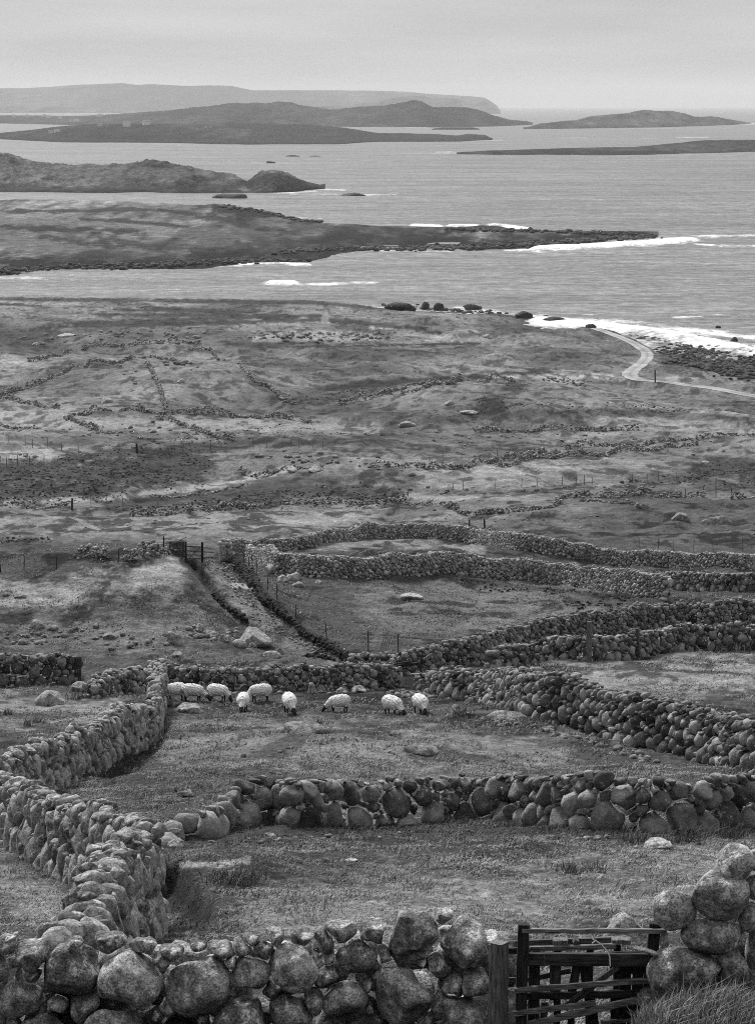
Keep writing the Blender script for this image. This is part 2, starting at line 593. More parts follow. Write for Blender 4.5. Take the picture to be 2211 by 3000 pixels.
# patches traced from the photograph: heather, bog, bare rock, short turf, pale pools
paint([(0, 1030), (150, 1035), (300, 1030), (430, 1015)], 34, DARK, .35, 1, .95)
paint([(0, 1068), (120, 1075), (250, 1062)], 20, DARK, .4, 1, .9)
paint([(170, 1000), (420, 985), (560, 965), (700, 962), (830, 955)], 13, DARK, .5, 1, .9)
paint([(600, 948), (830, 950)], 10, DARK, .5, 1, .7)
paint([(240, 1110), (420, 1088), (600, 1075), (760, 1072), (860, 1085)], 17, DARK, .5, 1, .85)
paint([(560, 1062), (760, 1045), (900, 1050)], 14, DARK, .6, 1, .6)
paint([(0, 1105), (120, 1098), (320, 1082), (480, 1062), (560, 1042), (640, 1025)], 6, PALE, .5, 1, .8)
paint([(0, 995), (110, 995)], 10, PALE, .5, 1, .8)
paint([(20, 960), (200, 970)], 8, DARK, .6, 1, .6)
paint([(1530, 1022), (1660, 1030)], 26, DARK, .5, 1, .95)
paint([(1380, 1050), (1560, 1045)], 9, DARK, .6, 1, .7)
paint([(1000, 1015), (1200, 1000), (1340, 990)], 8, DARK, .6, 1, .7)
paint([(840, 1075), (1050, 1078), (1280, 1068)], 8, DARK, .6, 1, .55)
paint([(840, 958), (840, 960)], 18, DARK, .5, 1, .8)
paint([(826, 935), (1050, 912), (1180, 905), (1400, 905), (1652, 920)], 9, DARK, .6, 1, .75)
paint([(1076, 890)], 30, BLACK, .4, 1.6, .95)
paint([(1126, 848)], 22, BLACK, .5, 1.8, .8)
paint([(640, 880), (760, 862), (860, 840)], 13, DARK, .6, 1, .7)
paint([(720, 850), (1000, 828), (1200, 815)], 7, BLACK, .5, 1, .85)
paint([(120, 915), (420, 900), (640, 905), (800, 890)], 7, DARK, .7, 1, .5)
paint([(0, 910), (300, 925), (600, 935), (820, 938)], 16, PALE, .7, 1, .55)
paint([(1200, 828), (1265, 833)], 9, 0.3, .8, 1, .8, 1.0)
paint([(1080, 826), (1200, 824)], 4, 0.34, .5, 1, .8)
paint([(1460, 828), (1520, 832)], 5, 0.3, .8, 1, .8, .9)
paint([(1300, 822), (1335, 826)], 5, 0.33, .4, 1, .9)
paint([(1500, 845), (1580, 850), (1652, 860), (1750, 875)], 18, 0.13, .4, 1, .9)
paint([(1405, 812), (1400, 790)], 22, 0.12, .6, 1, .6)
paint([(1460, 790), (1540, 800), (1640, 815)], 20, 0.05, .5, 1, .9, .7)
paint([(812, 716), (880, 716)], 5, 0.34, .3, 1, .95)  # pool painted as pale ground, its sky reflection in the colour
paint([(725, 703), (900, 718), (960, 728)], 5, BLACK, .5, 1, .9)
paint([(560, 760), (800, 757), (1050, 752)], 2.2, BLACK, .4, 1, .95)
paint([(560, 740), (700, 735), (820, 742)], 9, 0.27, .6, 1, .65, .8)
paint([(500, 755), (700, 752)], 4, DARK, .6, 1, .7)
for yy, x0, x1, q in ((700, 140, 640, 8), (690, 200, 700, -2), (712, 90, 560, 5), (681, 250, 560, -3), (704, 380, 700, 4), (668, 0, 90, -2), (695, 480, 620, -6), (676, 300, 470, -3), (708, 160, 420, 2)):
    paint([(x0, yy + q), (x1, yy - q)], 3.2, 0.028, .4, 1, .9, .5)
paint([(-100, 655), (0, 655), (400, 659), (700, 664), (800, 672), (880, 676)], 4, 0.03, .4, 1, .9, .4)
paint([(1010, 735), (1160, 722)], 5, DARK, .6, 1, .7)
paint([(0, 732), (120, 730)], 12, DARK, .6, 1, .7)
paint([(0, 770), (140, 765)], 10, DARK, .6, 1, .6)
paint([(540, 790), (680, 805)], 14, DARK, .7, 1, .6)
paint([(560, 830), (600, 868)], 10, DARK, .7, 1, .6)
paint([(0, 1145), (400, 1160), (800, 1130)], 20, 0.26, .8, 1, .5)
paint([(0, 1193), (110, 1197)], 4, DARK, .5, 1, .85)
paint([(0, 1300), (150, 1300), (260, 1262), (380, 1250)], 26, 0.34, .8, 1, .6, .6)
paint([(0, 1560), (120, 1570), (230, 1560)], 34, 0.26, .7, 1, .6, .6)
paint([(0, 1900), (60, 1960), (110, 1990)], 40, 0.26, .7, 1, .6, .5)
paint([(250, 1290), (330, 1340), (480, 1360), (560, 1390)], 7, .05, .6, 1, .7, .9)
paint([(120, 1352), (200, 1345), (290, 1372), (340, 1420)], 6, .045, .6, 1, .8, .9)
# the knoll, the lane and the banks, and shade painted along wall feet
paint([(20, 1390), (200, 1385), (330, 1400), (480, 1350)], 36, 0.15, .7, 1, .6, .8)
paint([(180, 1285), (330, 1290), (420, 1330)], 22, 0.17, .7, 1, .5, .8)
paint([(400, 1228), (430, 1245), (455, 1270)], 8, BLACK, .4, 1, .9, .2)
paint([(470, 1300), (500, 1330), (535, 1360)], 7, BLACK, .5, 1, .9, .2)
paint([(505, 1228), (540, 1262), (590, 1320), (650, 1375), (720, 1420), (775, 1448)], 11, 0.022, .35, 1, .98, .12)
paint([(675, 1437), (760, 1447)], 5, 0.03, .4, 1, .9)
paint([(470, 1240), (500, 1280)], 14, 0.17, .7, 1, .8, .9)
paint([(520, 1310), (590, 1370), (660, 1415), (730, 1440)], 20, 0.15, .7, 1, .75, .9)
paint([(512, 1281), (550, 1283)], 5, 0.36, .3, 1, .9)  # puddle: sky sheen painted as pale ground
paint([(360, 1450), (520, 1440), (700, 1450)], 16, 0.09, .6, 1, .7, .6)
paint([(840, 1330), (1100, 1330), (1300, 1325)], 60, 0.13, .6, 1, .7, .4)
paint([(1240, 1315), (1440, 1325)], 12, 0.05, .6, 1, .7)  # shadow of the inner curving wall painted on the grass
paint([(640, 1270), (860, 1272), (960, 1264), (1200, 1292), (1400, 1315)], 6, 0.04, .6, 1, .8)  # shade along the foot of the inner wall, painted in
paint([(700, 1192), (900, 1190), (1050, 1205)], 9, 0.25, .6, 1, .6)
paint([(360, 1510), (600, 1515), (930, 1510)], 15, 0.04, .6, 1, .9, .5)  # painted shade at the foot of the sheep wall
paint([(860, 1500), (920, 1500)], 24, 0.025, .5, 1, .9)  # darkness of the creep hole painted on the ground
paint([(980, 1545), (1200, 1585), (1330, 1630), (1480, 1662)], 12, 0.07, .6, 1, .7)  # shade painted below the high slanting wall
paint([(400, 1620), (700, 1640), (1200, 1650)], 50, 0.24, .8, 1, .5, .6)
paint([(380, 1850), (600, 1825), (900, 1818), (1300, 1835), (1660, 1830)], 22, 0.045, .5, 1, .95, .4)  # painted shadow band in front of the see-through wall
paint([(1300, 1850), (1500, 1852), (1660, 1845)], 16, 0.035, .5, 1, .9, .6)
paint([(400, 1895), (540, 1885)], 7, 0.32, .4, 1, .85)
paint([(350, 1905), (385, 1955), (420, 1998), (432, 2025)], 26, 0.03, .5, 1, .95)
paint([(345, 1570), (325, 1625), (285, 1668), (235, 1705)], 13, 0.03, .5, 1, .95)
paint([(0, 1880), (100, 1900)], 9, 0.07, .6, 1, .7)
paint([(1250, 1480), (1660, 1470)], 40, 0.30, .7, 1, .6)
paint([(600, 2000), (1300, 1950), (1600, 1920)], 60, 0.34, .8, 1, .5, .5)
ground = build_land()

# ---------------------------------------------------------------- sea
FOAM = []
def foam(pts, hw, amt=1.0):
    FOAM.append((np.array(pts, float), hw, amt))
for a in [([(1226, 302), (1286, 302)], 1.6, .8), ([(1405, 303), (1435, 303)], 1.6, .8), ([(1480, 301), (1550, 300.5)], 2, .9),
          ([(856, 335.5), (1060, 335.5)], 1.5, .75), ([(955, 333), (1025, 333)], 2, .9), ([(826, 425), (866, 425.5)], 2, .9),
          ([(911, 452), (980, 450), (1050, 449)], 1.5, .75), ([(905, 494), (962, 497)], 5, 1.25), ([(985, 495), (1045, 496)], 5, 1.25), ([(1080, 493), (1150, 501)], 6, 1.25), ([(1150, 501), (1260, 506)], 3, .9),
          ([(1106, 549), (1176, 547), (1250, 541)], 4.5, 1), ([(1180, 545), (1326, 537), (1426, 531), (1510, 525)], 10, 1.3), ([(1440, 523), (1530, 518), (1660, 515)], 6, .92),
          ([(1520, 533), (1576, 538), (1660, 538)], 4, 1), ([(640, 548), (826, 549), (1026, 551), (1106, 549)], 2.5, .8),
          ([(596, 619), (640, 620)], 8.5, 1.25), ([(635, 623), (720, 622), (820, 619)], 6, .95), ([(560, 606), (760, 604)], 3, .6), ([(820, 612), (1000, 618)], 3, .55), ([(1000, 580), (1300, 590)], 4, .5), ([(1250, 640), (1560, 650)], 4, .55), ([(370, 633), (570, 633)], 2, .8),
          ([(0, 609), (85, 609)], 6, .9), ([(155, 601), (220, 600)], 3, .9), ([(220, 593), (440, 586)], 1.6, .7), ([(440, 584), (530, 581)], 2.5, .9), ([(530, 578), (610, 577), (675, 580)], 4.5, 1.05),
          ([(700, 549), (790, 546)], 2, .9), ([(665, 413), (750, 416)], 3.5, 1), ([(590, 424), (690, 419)], 3, .95), ([(640, 425), (720, 424), (850, 427)], 3, .9),
          ([(600, 478), (640, 477), (700, 479)], 3, .95), ([(250, 317), (740, 319)], 1.2, .6), ([(550, 356), (655, 356)], 1.4, .75), ([(625, 342), (725, 342)], 1.2, .7),
          ([(886, 279.5), (936, 279.5)], 1.4, .9), ([(1016, 309), (1098, 307)], 1.8, .9), ([(1600, 272), (1660, 271)], 2.2, 1), ([(1300, 282), (1476, 280.5)], 1.2, .8), ([(1138, 283), (1200, 283)], 1, .8),
          ([(1500, 338), (1560, 337)], 1.2, .8), ([(1086, 246), (1096, 246)], 1.3, .8),
          ([(340, 658), (500, 660)], 3, .8), ([(740, 667), (830, 674)], 5, .95), ([(1000, 672), (1046, 676), (1126, 688), (1186, 698)], 8, .95),
          ([(1186, 702), (1256, 710), (1326, 716), (1400, 724), (1476, 738), (1576, 758), (1670, 772), (1800, 805)], 19, 1.25),
          ([(1250, 702), (1400, 708), (1500, 722), (1600, 736), (1700, 748)], 11, .98), ([(1475, 697), (1530, 695)], 4.5, 1), ([(1560, 690), (1640, 695)], 3, .7), ([(1180, 683), (1300, 690)], 3, .7)]:
    foam(*a)

def build_sea():
    core = np.arange(-120, 1775, 5.0)
    pxs = np.concatenate([-120 - np.geomspace(10, 9000, 30)[::-1], core, 1775 + np.geomspace(10, 9000, 30)])
    a = (pxs - CX) / F / cp
    pys = np.concatenate([[YH + 8.1, YH + 8.6, YH + 9.2], np.arange(YH + 10, 860, 1.3), np.arange(860, 1400, 12)])
    Y = (0 - H) / ray(CX, pys)[1]
    Xg = a[None] * Y[:, None]
    Yg = np.broadcast_to(Y[:, None], Xg.shape)
    x, y = Xg.ravel(), Yg.ravel()
    z = np.zeros(len(x))
    px, py = project(x, y, z)
    fo = np.zeros(len(x))
    for P, hw, amt in FOAM:
        lo = P.min(0) - hw * 3; hi = P.max(0) + hw * 3
        lo[0] -= hw * 4; hi[0] += hw * 4
        k = np.where((px > lo[0]) & (px < hi[0]) & (py > lo[1]) & (py < hi[1]))[0]
        if not len(k): continue
        Q = P.copy(); Q[:, 0] /= 3.5
        d, _ = seg_dist(px[k] / 3.5, py[k], Q)
        fo[k] = np.maximum(fo[k], amt * np.exp(-(d / hw) ** 2 * 1.1))
    # surf along every shore of the near land
    kk = y < 1400
    s = np.full(len(x), 1e3); s[kk] = coast_s(x[kk], y[kk])
    fo = np.maximum(fo, np.where(kk, 0.75 * sst(-14, 0, s), 0))
    swell = fbm(x / 60, y / 26, 3, 61) * 0.9
    z += swell * sst(500, 900, y) * sst(9000, 3000, y)
    z += np.where(fo > .95, (fo - .95) * 4, 0)
    o = mk('sea', np.stack([x, y, z], 1), grid_faces(*Xg.shape), mat_sea(), attrs={'foam': fo})
    tag(o, kind='structure')
build_sea()

# ---------------------------------------------------------------- islands and headlands
ISL = {}
def island(name, base, top, depth, back, sc, alb, seed, amp=0.06, tr=0.6, cliff=1.0, step=2.2, rows=70, paints=(), lo=.4, hi=1.7, Ybase=None, ridge_fine=1.0, cliffy=1.0):
    base = np.array(base, float); top = np.array(top, float)
    x0 = max(base[0, 0], top[0, 0]); x1 = min(base[-1, 0], top[-1, 0])
    pxs = np.arange(x0, x1 + 1e-3, step)
    pb = np.interp(pxs, base[:, 0], base[:, 1]); pt = np.interp(pxs, top[:, 0], top[:, 1])
    if Ybase is None:
        Yf = -H / ray(pxs, pb)[1]
    else:
        Yf = np.full(len(pxs), float(Ybase))
    dep = np.interp(pxs, [d[0] for d in depth], [d[1] for d in depth])
    a = (pxs - CX) / F / cp
    Yr = Yf + dep
    Zr = H + Yr * ray(pxs, pt)[1]
    Zr = np.maximum(Zr, 0.4)
    t = np.concatenate([np.linspace(0, 1, rows), np.linspace(1, 2, 14)[1:]])
    Yg = np.where(t[:, None] <= 1, Yf + dep * t[:, None], Yr + back * (t[:, None] - 1))
    Xg = a[None] * Yg
    up = np.clip(t, 0, 1)[:, None]
    shp = (1 - (1 - up) ** cliff) if cliff > 1 else up ** (1 / cliff)
    # terraces and gullies between the shore and the ridge
    n = fbm(Xg / sc, Yg / (sc * 2.2), 6, seed, .6)
    prof = np.clip(shp + 0.55 * amp / 0.06 * n * up * (1 - up) * 1.6, -0.02, 1.05)
    dn = np.clip(t - 1, 0, 1)[:, None]
    prof = np.where((t[:, None] > .02) & (t[:, None] <= 1), np.maximum(prof, np.minimum(.12, t[:, None] * 3)), prof)
    prof = np.where(t[:, None] > 1, 1 - dn ** 1.6 * 1.06, prof)
    Z = Zr[None] * prof
    hh = np.maximum(Zr[None], 1)
    fine = fbm(Xg / (sc * .22), Yg / (sc * .5), 5, seed + 3, .65)
    Z = Z + fine * amp * 1.7 * hh * sst(0, .12, t)[:, None] * ridge_fine
    Z = Z - np.where(t[:, None] == 0, 1.2, 0)
    x, y, z = Xg.ravel(), Yg.ravel(), Z.ravel()
    px, py = project(x, y, z)
    al = np.full(len(x), alb) * (1 + 1.1 * fbm(x / (sc * .8), y / (sc * 4.5), 5, seed + 9, .6))
    zz = Z.ravel()
    al *= 1 + .9 * fbm(x / (sc * .10), zz / (sc * .05) + y / (sc * 1.2), 4, seed + 21, .6) * cliffy
    apply_paint(al, px, py, paints)
    al *= 1 - .72 * sst(2.6, .6, zz + fbm(x / (sc * .2), y / sc, 3, seed + 22) * 2.0) * (y < 7000)
    o = mk(name, np.stack([x, y, z], 1), grid_faces(*Xg.shape), mat_island(name + ' ground', 9.0 / sc, lo, hi), attrs={'alb': np.clip(al, .01, .5)})
    tag(o, kind='structure')
    ISL[name] = (x, y, z, px, py)
    return o

def on_island(name, qx, qy):
    x, y, z, px, py = ISL[name]
    n = len(x)
    c = np.abs(px - qx) * 1.0 + np.abs(py - qy) * 2.0
    i = int(np.argmin(c))
    return x[i], y[i], z[i]

PN = []
def pp(pts, hw, val, soft=.5, amt=.9, nz=.5):
    PN.append((np.array(pts, float), hw, val, soft, 1.0, amt, nz + .15))
# the second peninsula beyond the bay
pp([(0, 462), (150, 462), (300, 458), (470, 470)], 4, .04); pp([(350, 458), (440, 475), (500, 480)], 5, .035); pp([(180, 480), (280, 485), (410, 498)], 5, .035)
pp([(0, 497), (140, 502), (300, 505)], 6, .03); pp([(90, 520), (200, 535), (270, 542)], 8, .04); pp([(220, 525), (330, 540), (380, 543)], 7, .045)
pp([(0, 482), (200, 490), (360, 500)], 5, .17); pp([(0, 515), (60, 535), (200, 552), (400, 558)], 12, .15); pp([(400, 512), (600, 520)], 12, .10); pp([(300, 450), (430, 455)], 4, .14)
pp([(520, 538), (700, 525), (800, 522)], 10, .045); pp([(650, 500), (826, 520), (1000, 530)], 16, .06, .6, .7)
pp([(0, 572), (150, 580), (350, 578), (560, 568), (660, 570)], 9, .022, .5, .95); pp([(900, 540), (1100, 535), (1400, 522)], 16, .02, .6, .95); pp([(700, 545), (900, 546)], 5, .02, .5, .95)
pp([(470, 455), (560, 468), (700, 482)], 8, .022, .5, .95); pp([(980, 503), (1080, 495), (1120, 507)], 8, .018)
island('peninsula', [(-140, 612), (0, 605), (60, 600), (185, 589), (280, 589), (450, 587), (525, 579), (595, 573), (670, 573), (700, 567), (740, 557), (780, 550), (826, 547), (1026, 549.5), (1106, 547), (1176, 543), (1250, 534), (1330, 528), (1432, 521)],
       [(-140, 436), (0, 437), (120, 436), (240, 440), (330, 443), (425, 449), (475, 446), (520, 452), (565, 462), (600, 470), (650, 484), (715, 490), (826, 498), (960, 501), (1000, 501), (1046, 494), (1090, 496), (1116, 503), (1180, 506), (1256, 509), (1330, 512), (1405, 514), (1432, 518)],
       [(-140, 650), (0, 640), (300, 600), (560, 480), (700, 330), (826, 220), (1000, 230), (1200, 120), (1432, 20)], 60, 60, .19, 11, .035, cliff=1.05, rows=190, paints=PN)
PN = []
pp([(0, 410), (120, 412), (240, 415), (330, 412), (420, 416), (520, 408)], 8, .05, .6, .9); pp([(0, 375), (150, 378), (400, 380)], 9, .12); pp([(560, 395), (650, 405), (700, 411)], 16, .04, .6, .9)
pp([(545, 405)], 10, .02); pp([(400, 415), (420, 408)], 8, .025)
island('headland', [(-140, 420), (0, 421), (125, 422), (250, 423), (330, 422), (415, 424), (500, 422), (600, 422), (660, 419), (715, 412.5)],
       [(-140, 326), (0, 332), (40, 339), (80, 353), (150, 362), (235, 364), (290, 355), (350, 355), (390, 359), (450, 372), (520, 384), (545, 397), (560, 389), (582, 375), (605, 374), (640, 384), (675, 399), (715, 412)],
       [(-140, 520), (300, 420), (540, 200), (600, 90), (715, 10)], 120, 70, .10, 31, .16, cliff=3.2, rows=110, cliffy=1.3, paints=PN, lo=.45, hi=1.6)
island('low_island', [(996, 338), (1060, 338.5), (1276, 340), (1400, 339), (1526, 336), (1652, 332), (1800, 330), (1950, 326)],
       [(996, 336.5), (1040, 332), (1060, 330), (1126, 328), (1250, 324), (1376, 322), (1426, 317), (1476, 312), (1536, 307), (1576, 306), (1652, 306), (1800, 304), (1950, 312)],
       [(996, 60), (1250, 450), (1500, 700), (1950, 700)], 150, 130, .036, 41, .09, cliff=1.5, rows=60)
PN = []
pp([(560, 300), (740, 305), (1060, 300)], 14, .035, .7, .8); pp([(0, 302), (400, 312), (740, 316)], 3, .03); pp([(500, 272), (700, 285), (800, 295)], 5, .03)
island('settled_island', [(-140, 298), (0, 303), (20, 305), (150, 312), (350, 313), (550, 317), (740, 316), (800, 312), (826, 311), (1000, 310), (1073, 306.5)],
       [(-140, 296), (0, 293), (60, 287), (120, 280), (200, 272), (330, 270), (430, 271), (500, 268), (600, 270), (700, 275), (760, 281), (826, 291), (941, 293), (996, 297), (1020, 293), (1056, 295), (1073, 304)],
       [(-140, 100), (0, 400), (200, 1300), (700, 1300), (826, 500), (1000, 260), (1073, 30)], 300, 260, .042, 51, .05, cliff=1.3, rows=60, paints=PN)
island('hilly_island', [(-140, 269), (0, 270), (175, 274), (400, 277), (826, 278), (946, 279), (1076, 277), (1160, 273)],
       [(-140, 252), (0, 252), (150, 254), (225, 252), (300, 248), (390, 241), (450, 234), (510, 228), (565, 225), (640, 224), (660, 230), (725, 239), (750, 238), (826, 233), (866, 227), (896, 222), (920, 224), (943, 235), (990, 235), (1016, 238), (1046, 242), (1076, 252), (1106, 262), (1146, 266), (1160, 270)],
       [(-140, 3000), (300, 2500), (560, 1800), (826, 1500), (900, 1400), (1060, 900), (1160, 100)], 1200, 420, .042, 61, .07, cliff=1.6, rows=70)
island('humped_island', [(1138, 283), (1226, 282), (1426, 279), (1576, 274), (1626, 271)],
       [(1138, 282), (1176, 270), (1250, 263), (1276, 255), (1326, 252), (1366, 248), (1400, 242), (1446, 243), (1480, 248), (1506, 256), (1546, 256), (1596, 264), (1626, 270)],
       [(1138, 60), (1250, 600), (1420, 900), (1560, 500), (1626, 40)], 700, 380, .05, 71, .07, cliff=1.5, rows=50)
island('far_shore', [(-140, 246), (390, 246)], [(-140, 232), (0, 233), (65, 232), (125, 235), (185, 234), (240, 238), (300, 241), (380, 244), (390, 245)], [(-140, 900), (390, 300)], 800, 1200, .06, 81, .04, rows=16, Ybase=23500)
island('far_headland', [(640, 250), (1090, 250)],
       [(640, 240), (700, 233), (760, 229), (826, 224), (856, 214), (891, 209), (921, 208), (941, 214), (991, 215), (1026, 223), (1056, 224), (1068, 232), (1080, 240), (1090, 246)],
       [(640, 1500), (1000, 1200), (1090, 100)], 2000, 1500, .06, 87, .04, rows=24, Ybase=21500)
island('mountains', [(-400, 245), (1090, 245)],
       [(-400, 200), (-200, 194), (0, 192), (80, 192), (165, 188), (240, 183), (280, 182), (310, 185), (345, 183), (410, 188), (470, 187), (515, 189), (560, 198), (625, 198), (750, 198), (826, 198), (890, 201), (966, 208), (1016, 211), (1056, 214), (1068, 222), (1082, 232), (1090, 244)],
       [(-400, 3000), (900, 2500), (1060, 1200), (1090, 200)], 4000, 2500, .06, 91, .025, rows=30, Ybase=27500)

# ---------------------------------------------------------------- haze
def build_haze():
    v = []
    for z in (-12., 430.):
        v += [(-26000, -500, z), (26000, -500, z), (26000, 57000, z), (-26000, 57000, z)]
    f = np.array([[0, 3, 2, 1], [4, 5, 6, 7], [0, 1, 5, 4], [1, 2, 6, 5], [2, 3, 7, 6], [3, 0, 4, 7]])
    m = bpy.data.materials.new('sea haze')
    m.use_nodes = True
    t = m.node_tree
    for n in list(t.nodes): t.nodes.remove(n)
    o = t.nodes.new('ShaderNodeOutputMaterial')
    pv = t.nodes.new('ShaderNodeVolumePrincipled')
    pv.inputs['Color'].default_value = (HAZE_COL, HAZE_COL, HAZE_COL, 1)
    pv.inputs['Density'].default_value = HAZE_DENS
    pv.inputs['Anisotropy'].default_value = 0.1
    t.links.new(pv.outputs[0], o.inputs['Volume'])
    h = mk('haze', v, f, m, smooth=False)
    h.display_type = 'WIRE'
    tag(h, kind='stuff')
HAZE_COL, HAZE_DENS = 0.92, 2.6e-5
build_haze()
# ---------------------------------------------------------------- stones
def ico(sub):
    import bmesh
    bm = bmesh.new()
    bmesh.ops.create_icosphere(bm, subdivisions=sub, radius=1.0)
    v = np.array([q.co[:] for q in bm.verts]); f = np.array([[q.index for q in p.verts] for p in bm.faces], np.int32)
    bm.free()
    return v, f
ICO = {k: ico(k) for k in (1, 2, 3, 4)}

def clip_poly(poly, nx, ny, d):
    """keep the part with nx*x + ny*y <= d"""
    o = []
    n = len(poly)
    for i in range(n):
        ax, ay = poly[i]; bx, by = poly[(i + 1) % n]
        da = nx * ax + ny * ay - d; db = nx * bx + ny * by - d
        if da <= 0: o.append((ax, ay))
        if (da < 0) != (db < 0) and da != db:
            t = da / (da - db)
            o.append((ax + (bx - ax) * t, ay + (by - ay) * t))
    return o

NK = 28
ANG = np.arange(NK) * 2 * np.pi / NK
def cell_table(poly):
    P = np.array(poly)
    nx = np.roll(P, -1, 0)
    cr = P[:, 0] * nx[:, 1] - nx[:, 0] * P[:, 1]
    A = cr.sum() / 2
    if abs(A) < 1e-5: return None
    c = ((P + nx) * cr[:, None]).sum(0) / (6 * A)
    Q = P - c; E = np.roll(Q, -1, 0) - Q
    dx, dy = np.cos(ANG), np.sin(ANG)
    den = dx[:, None] * E[None, :, 1] - dy[:, None] * E[None, :, 0]
    den = np.where(np.abs(den) < 1e-9, 1e-9, den)
    t = (Q[None, :, 0] * E[None, :, 1] - Q[None, :, 1] * E[None, :, 0]) / den
    u = (Q[None, :, 0] * dy[:, None] - Q[None, :, 1] * dx[:, None]) / den
    ok = (t > 0) & (u > -1e-6) & (u < 1 + 1e-6)
    r = np.where(ok, t, 1e9).min(1)
    m = np.median(r)
    if r.min() < .28 * m: return None
    r = np.minimum(r, 1.5 * m)
    for _ in range(2):
        r = np.minimum(r, 0.25 * np.roll(r, 1) + 0.5 * r + 0.25 * np.roll(r, -1)) * .6 + .4 * (0.25 * np.roll(r, 1) + 0.5 * r + 0.25 * np.roll(r, -1))
    return c, r, abs(A)

PK = 0.66      # stone size factor
def pack(L, hfun, rb, rt, rg, big=0.12, elong=1.0):
    """a tight packing of stone outlines over a wall face of length L"""
    rb = rb * PK; rt = rt * PK
    Hm = max(hfun(s) for s in np.linspace(0, L, 60))
    if elong != 1.0:
        pass
    area = L * Hm
    n_try = int(area / (rt * rt) * 11) + 200
    pts = np.zeros((n_try + 1, 3)); n = 0
    S = rg.uniform(0, L, n_try); Hh = rg.uniform(0, Hm, n_try) ; fr = rg.uniform(0, 1, n_try)
    rad = (rb + (rt - rb) * np.clip(Hh / Hm, 0, 1)) * (0.54 + 0.95 * fr ** 1.7)
    rad *= np.where(rg.uniform(0, 1, n_try) < big, 1.45, 1.0)
    order = np.argsort(-rad * rg.uniform(0.75, 1.25, n_try))
    for i in order:
        s, h, r = S[i], Hh[i] / elong, rad[i]
        if n:
            d2 = (pts[:n, 0] - s) ** 2 + (pts[:n, 1] - h) ** 2
            if np.any(d2 < (0.86 * (pts[:n, 2] + r)) ** 2): continue
        pts[n] = (s, h, r); n += 1
    nf = n_try // 5
    F2 = np.stack([rg.uniform(0, L, nf), rg.uniform(0, Hm, nf) / elong, rt * rg.uniform(.3, .55, nf)], 1)
    for s, h, r in F2:          # small wedging stones in the gaps
        if h * elong > hfun(s) - 2.2 * r: continue
        d = np.sqrt((pts[:n, 0] - s) ** 2 + (pts[:n, 1] - h) ** 2) - .95 * pts[:n, 2]
        if np.any(d < .8 * r) or n >= len(pts): continue
        pts[n] = (s, h, r); n += 1
    pts = pts[:n]
    for it in range(2):         # settle: each stone moves to the middle of the room it has
        new = pts.copy()
        for i in range(n):
            s, h, r = pts[i]
            d2 = (pts[:, 0] - s) ** 2 + (pts[:, 1] - h) ** 2
            nb = np.argsort(d2)[1:12]
            e = r * 1.8
            poly = [(s - e, max(h - e, -0.1)), (s + e, max(h - e, -0.1)), (s + e, min(h + e, hfun(s) / elong)), (s - e, min(h + e, hfun(s) / elong))]
            if poly[2][1] <= poly[0][1]: continue
            for j in nb:
                dx, dy = pts[j, 0] - s, pts[j, 1] - h
                k = (d2[j] + r * r - pts[j, 2] ** 2) / (2 * d2[j] + 1e-9)
                poly = clip_poly(poly, dx, dy, dx * (s + dx * k) + dy * (h + dy * k))
                if len(poly) < 3: break
            if len(poly) < 3: continue
            P_ = np.array(poly); nx_ = np.roll(P_, -1, 0)
            cr = P_[:, 0] * nx_[:, 1] - nx_[:, 0] * P_[:, 1]; A = cr.sum() / 2
            if abs(A) < 1e-6: continue
            c_ = ((P_ + nx_) * cr[:, None]).sum(0) / (6 * A)
            new[i, :2] = .3 * pts[i, :2] + .7 * c_
            new[i, 2] = .5 * r + .5 * math.sqrt(abs(A) / math.pi)
        pts = new
    out = []
    for i in range(n):
        s, h, r = pts[i]
        top = hfun(s) / elong
        if h > top: continue
        d2 = (pts[:, 0] - s) ** 2 + (pts[:, 1] - h) ** 2
        nb = np.argsort(d2)[1:18]
        e = r * 1.8
        hb = min(top + rg.uniform(-.1, .25) * r, h + e)
        poly = [(s - e, max(h - e, -0.12)), (s + e, max(h - e, -0.12)), (s + e, hb), (s - e, hb)]
        for j in nb:
            dx, dy = pts[j, 0] - s, pts[j, 1] - h
            D2 = d2[j]
            # power diagram split
            k = (D2 + r * r - pts[j, 2] ** 2) / (2 * D2)
            poly = clip_poly(poly, dx, dy, dx * (s + dx * k) + dy * (h + dy * k))
            if len(poly) < 3: break
        if len(poly) < 3: continue
        if elong != 1.0:
            poly = [(a, b * elong) for a, b in poly]
        q = cell_table(poly)
        if q is None or q[2] < 0.15 * r * r: continue
        out.append((q[0][0], q[0][1], q[1], math.sqrt(q[2] / math.pi)))
    return out

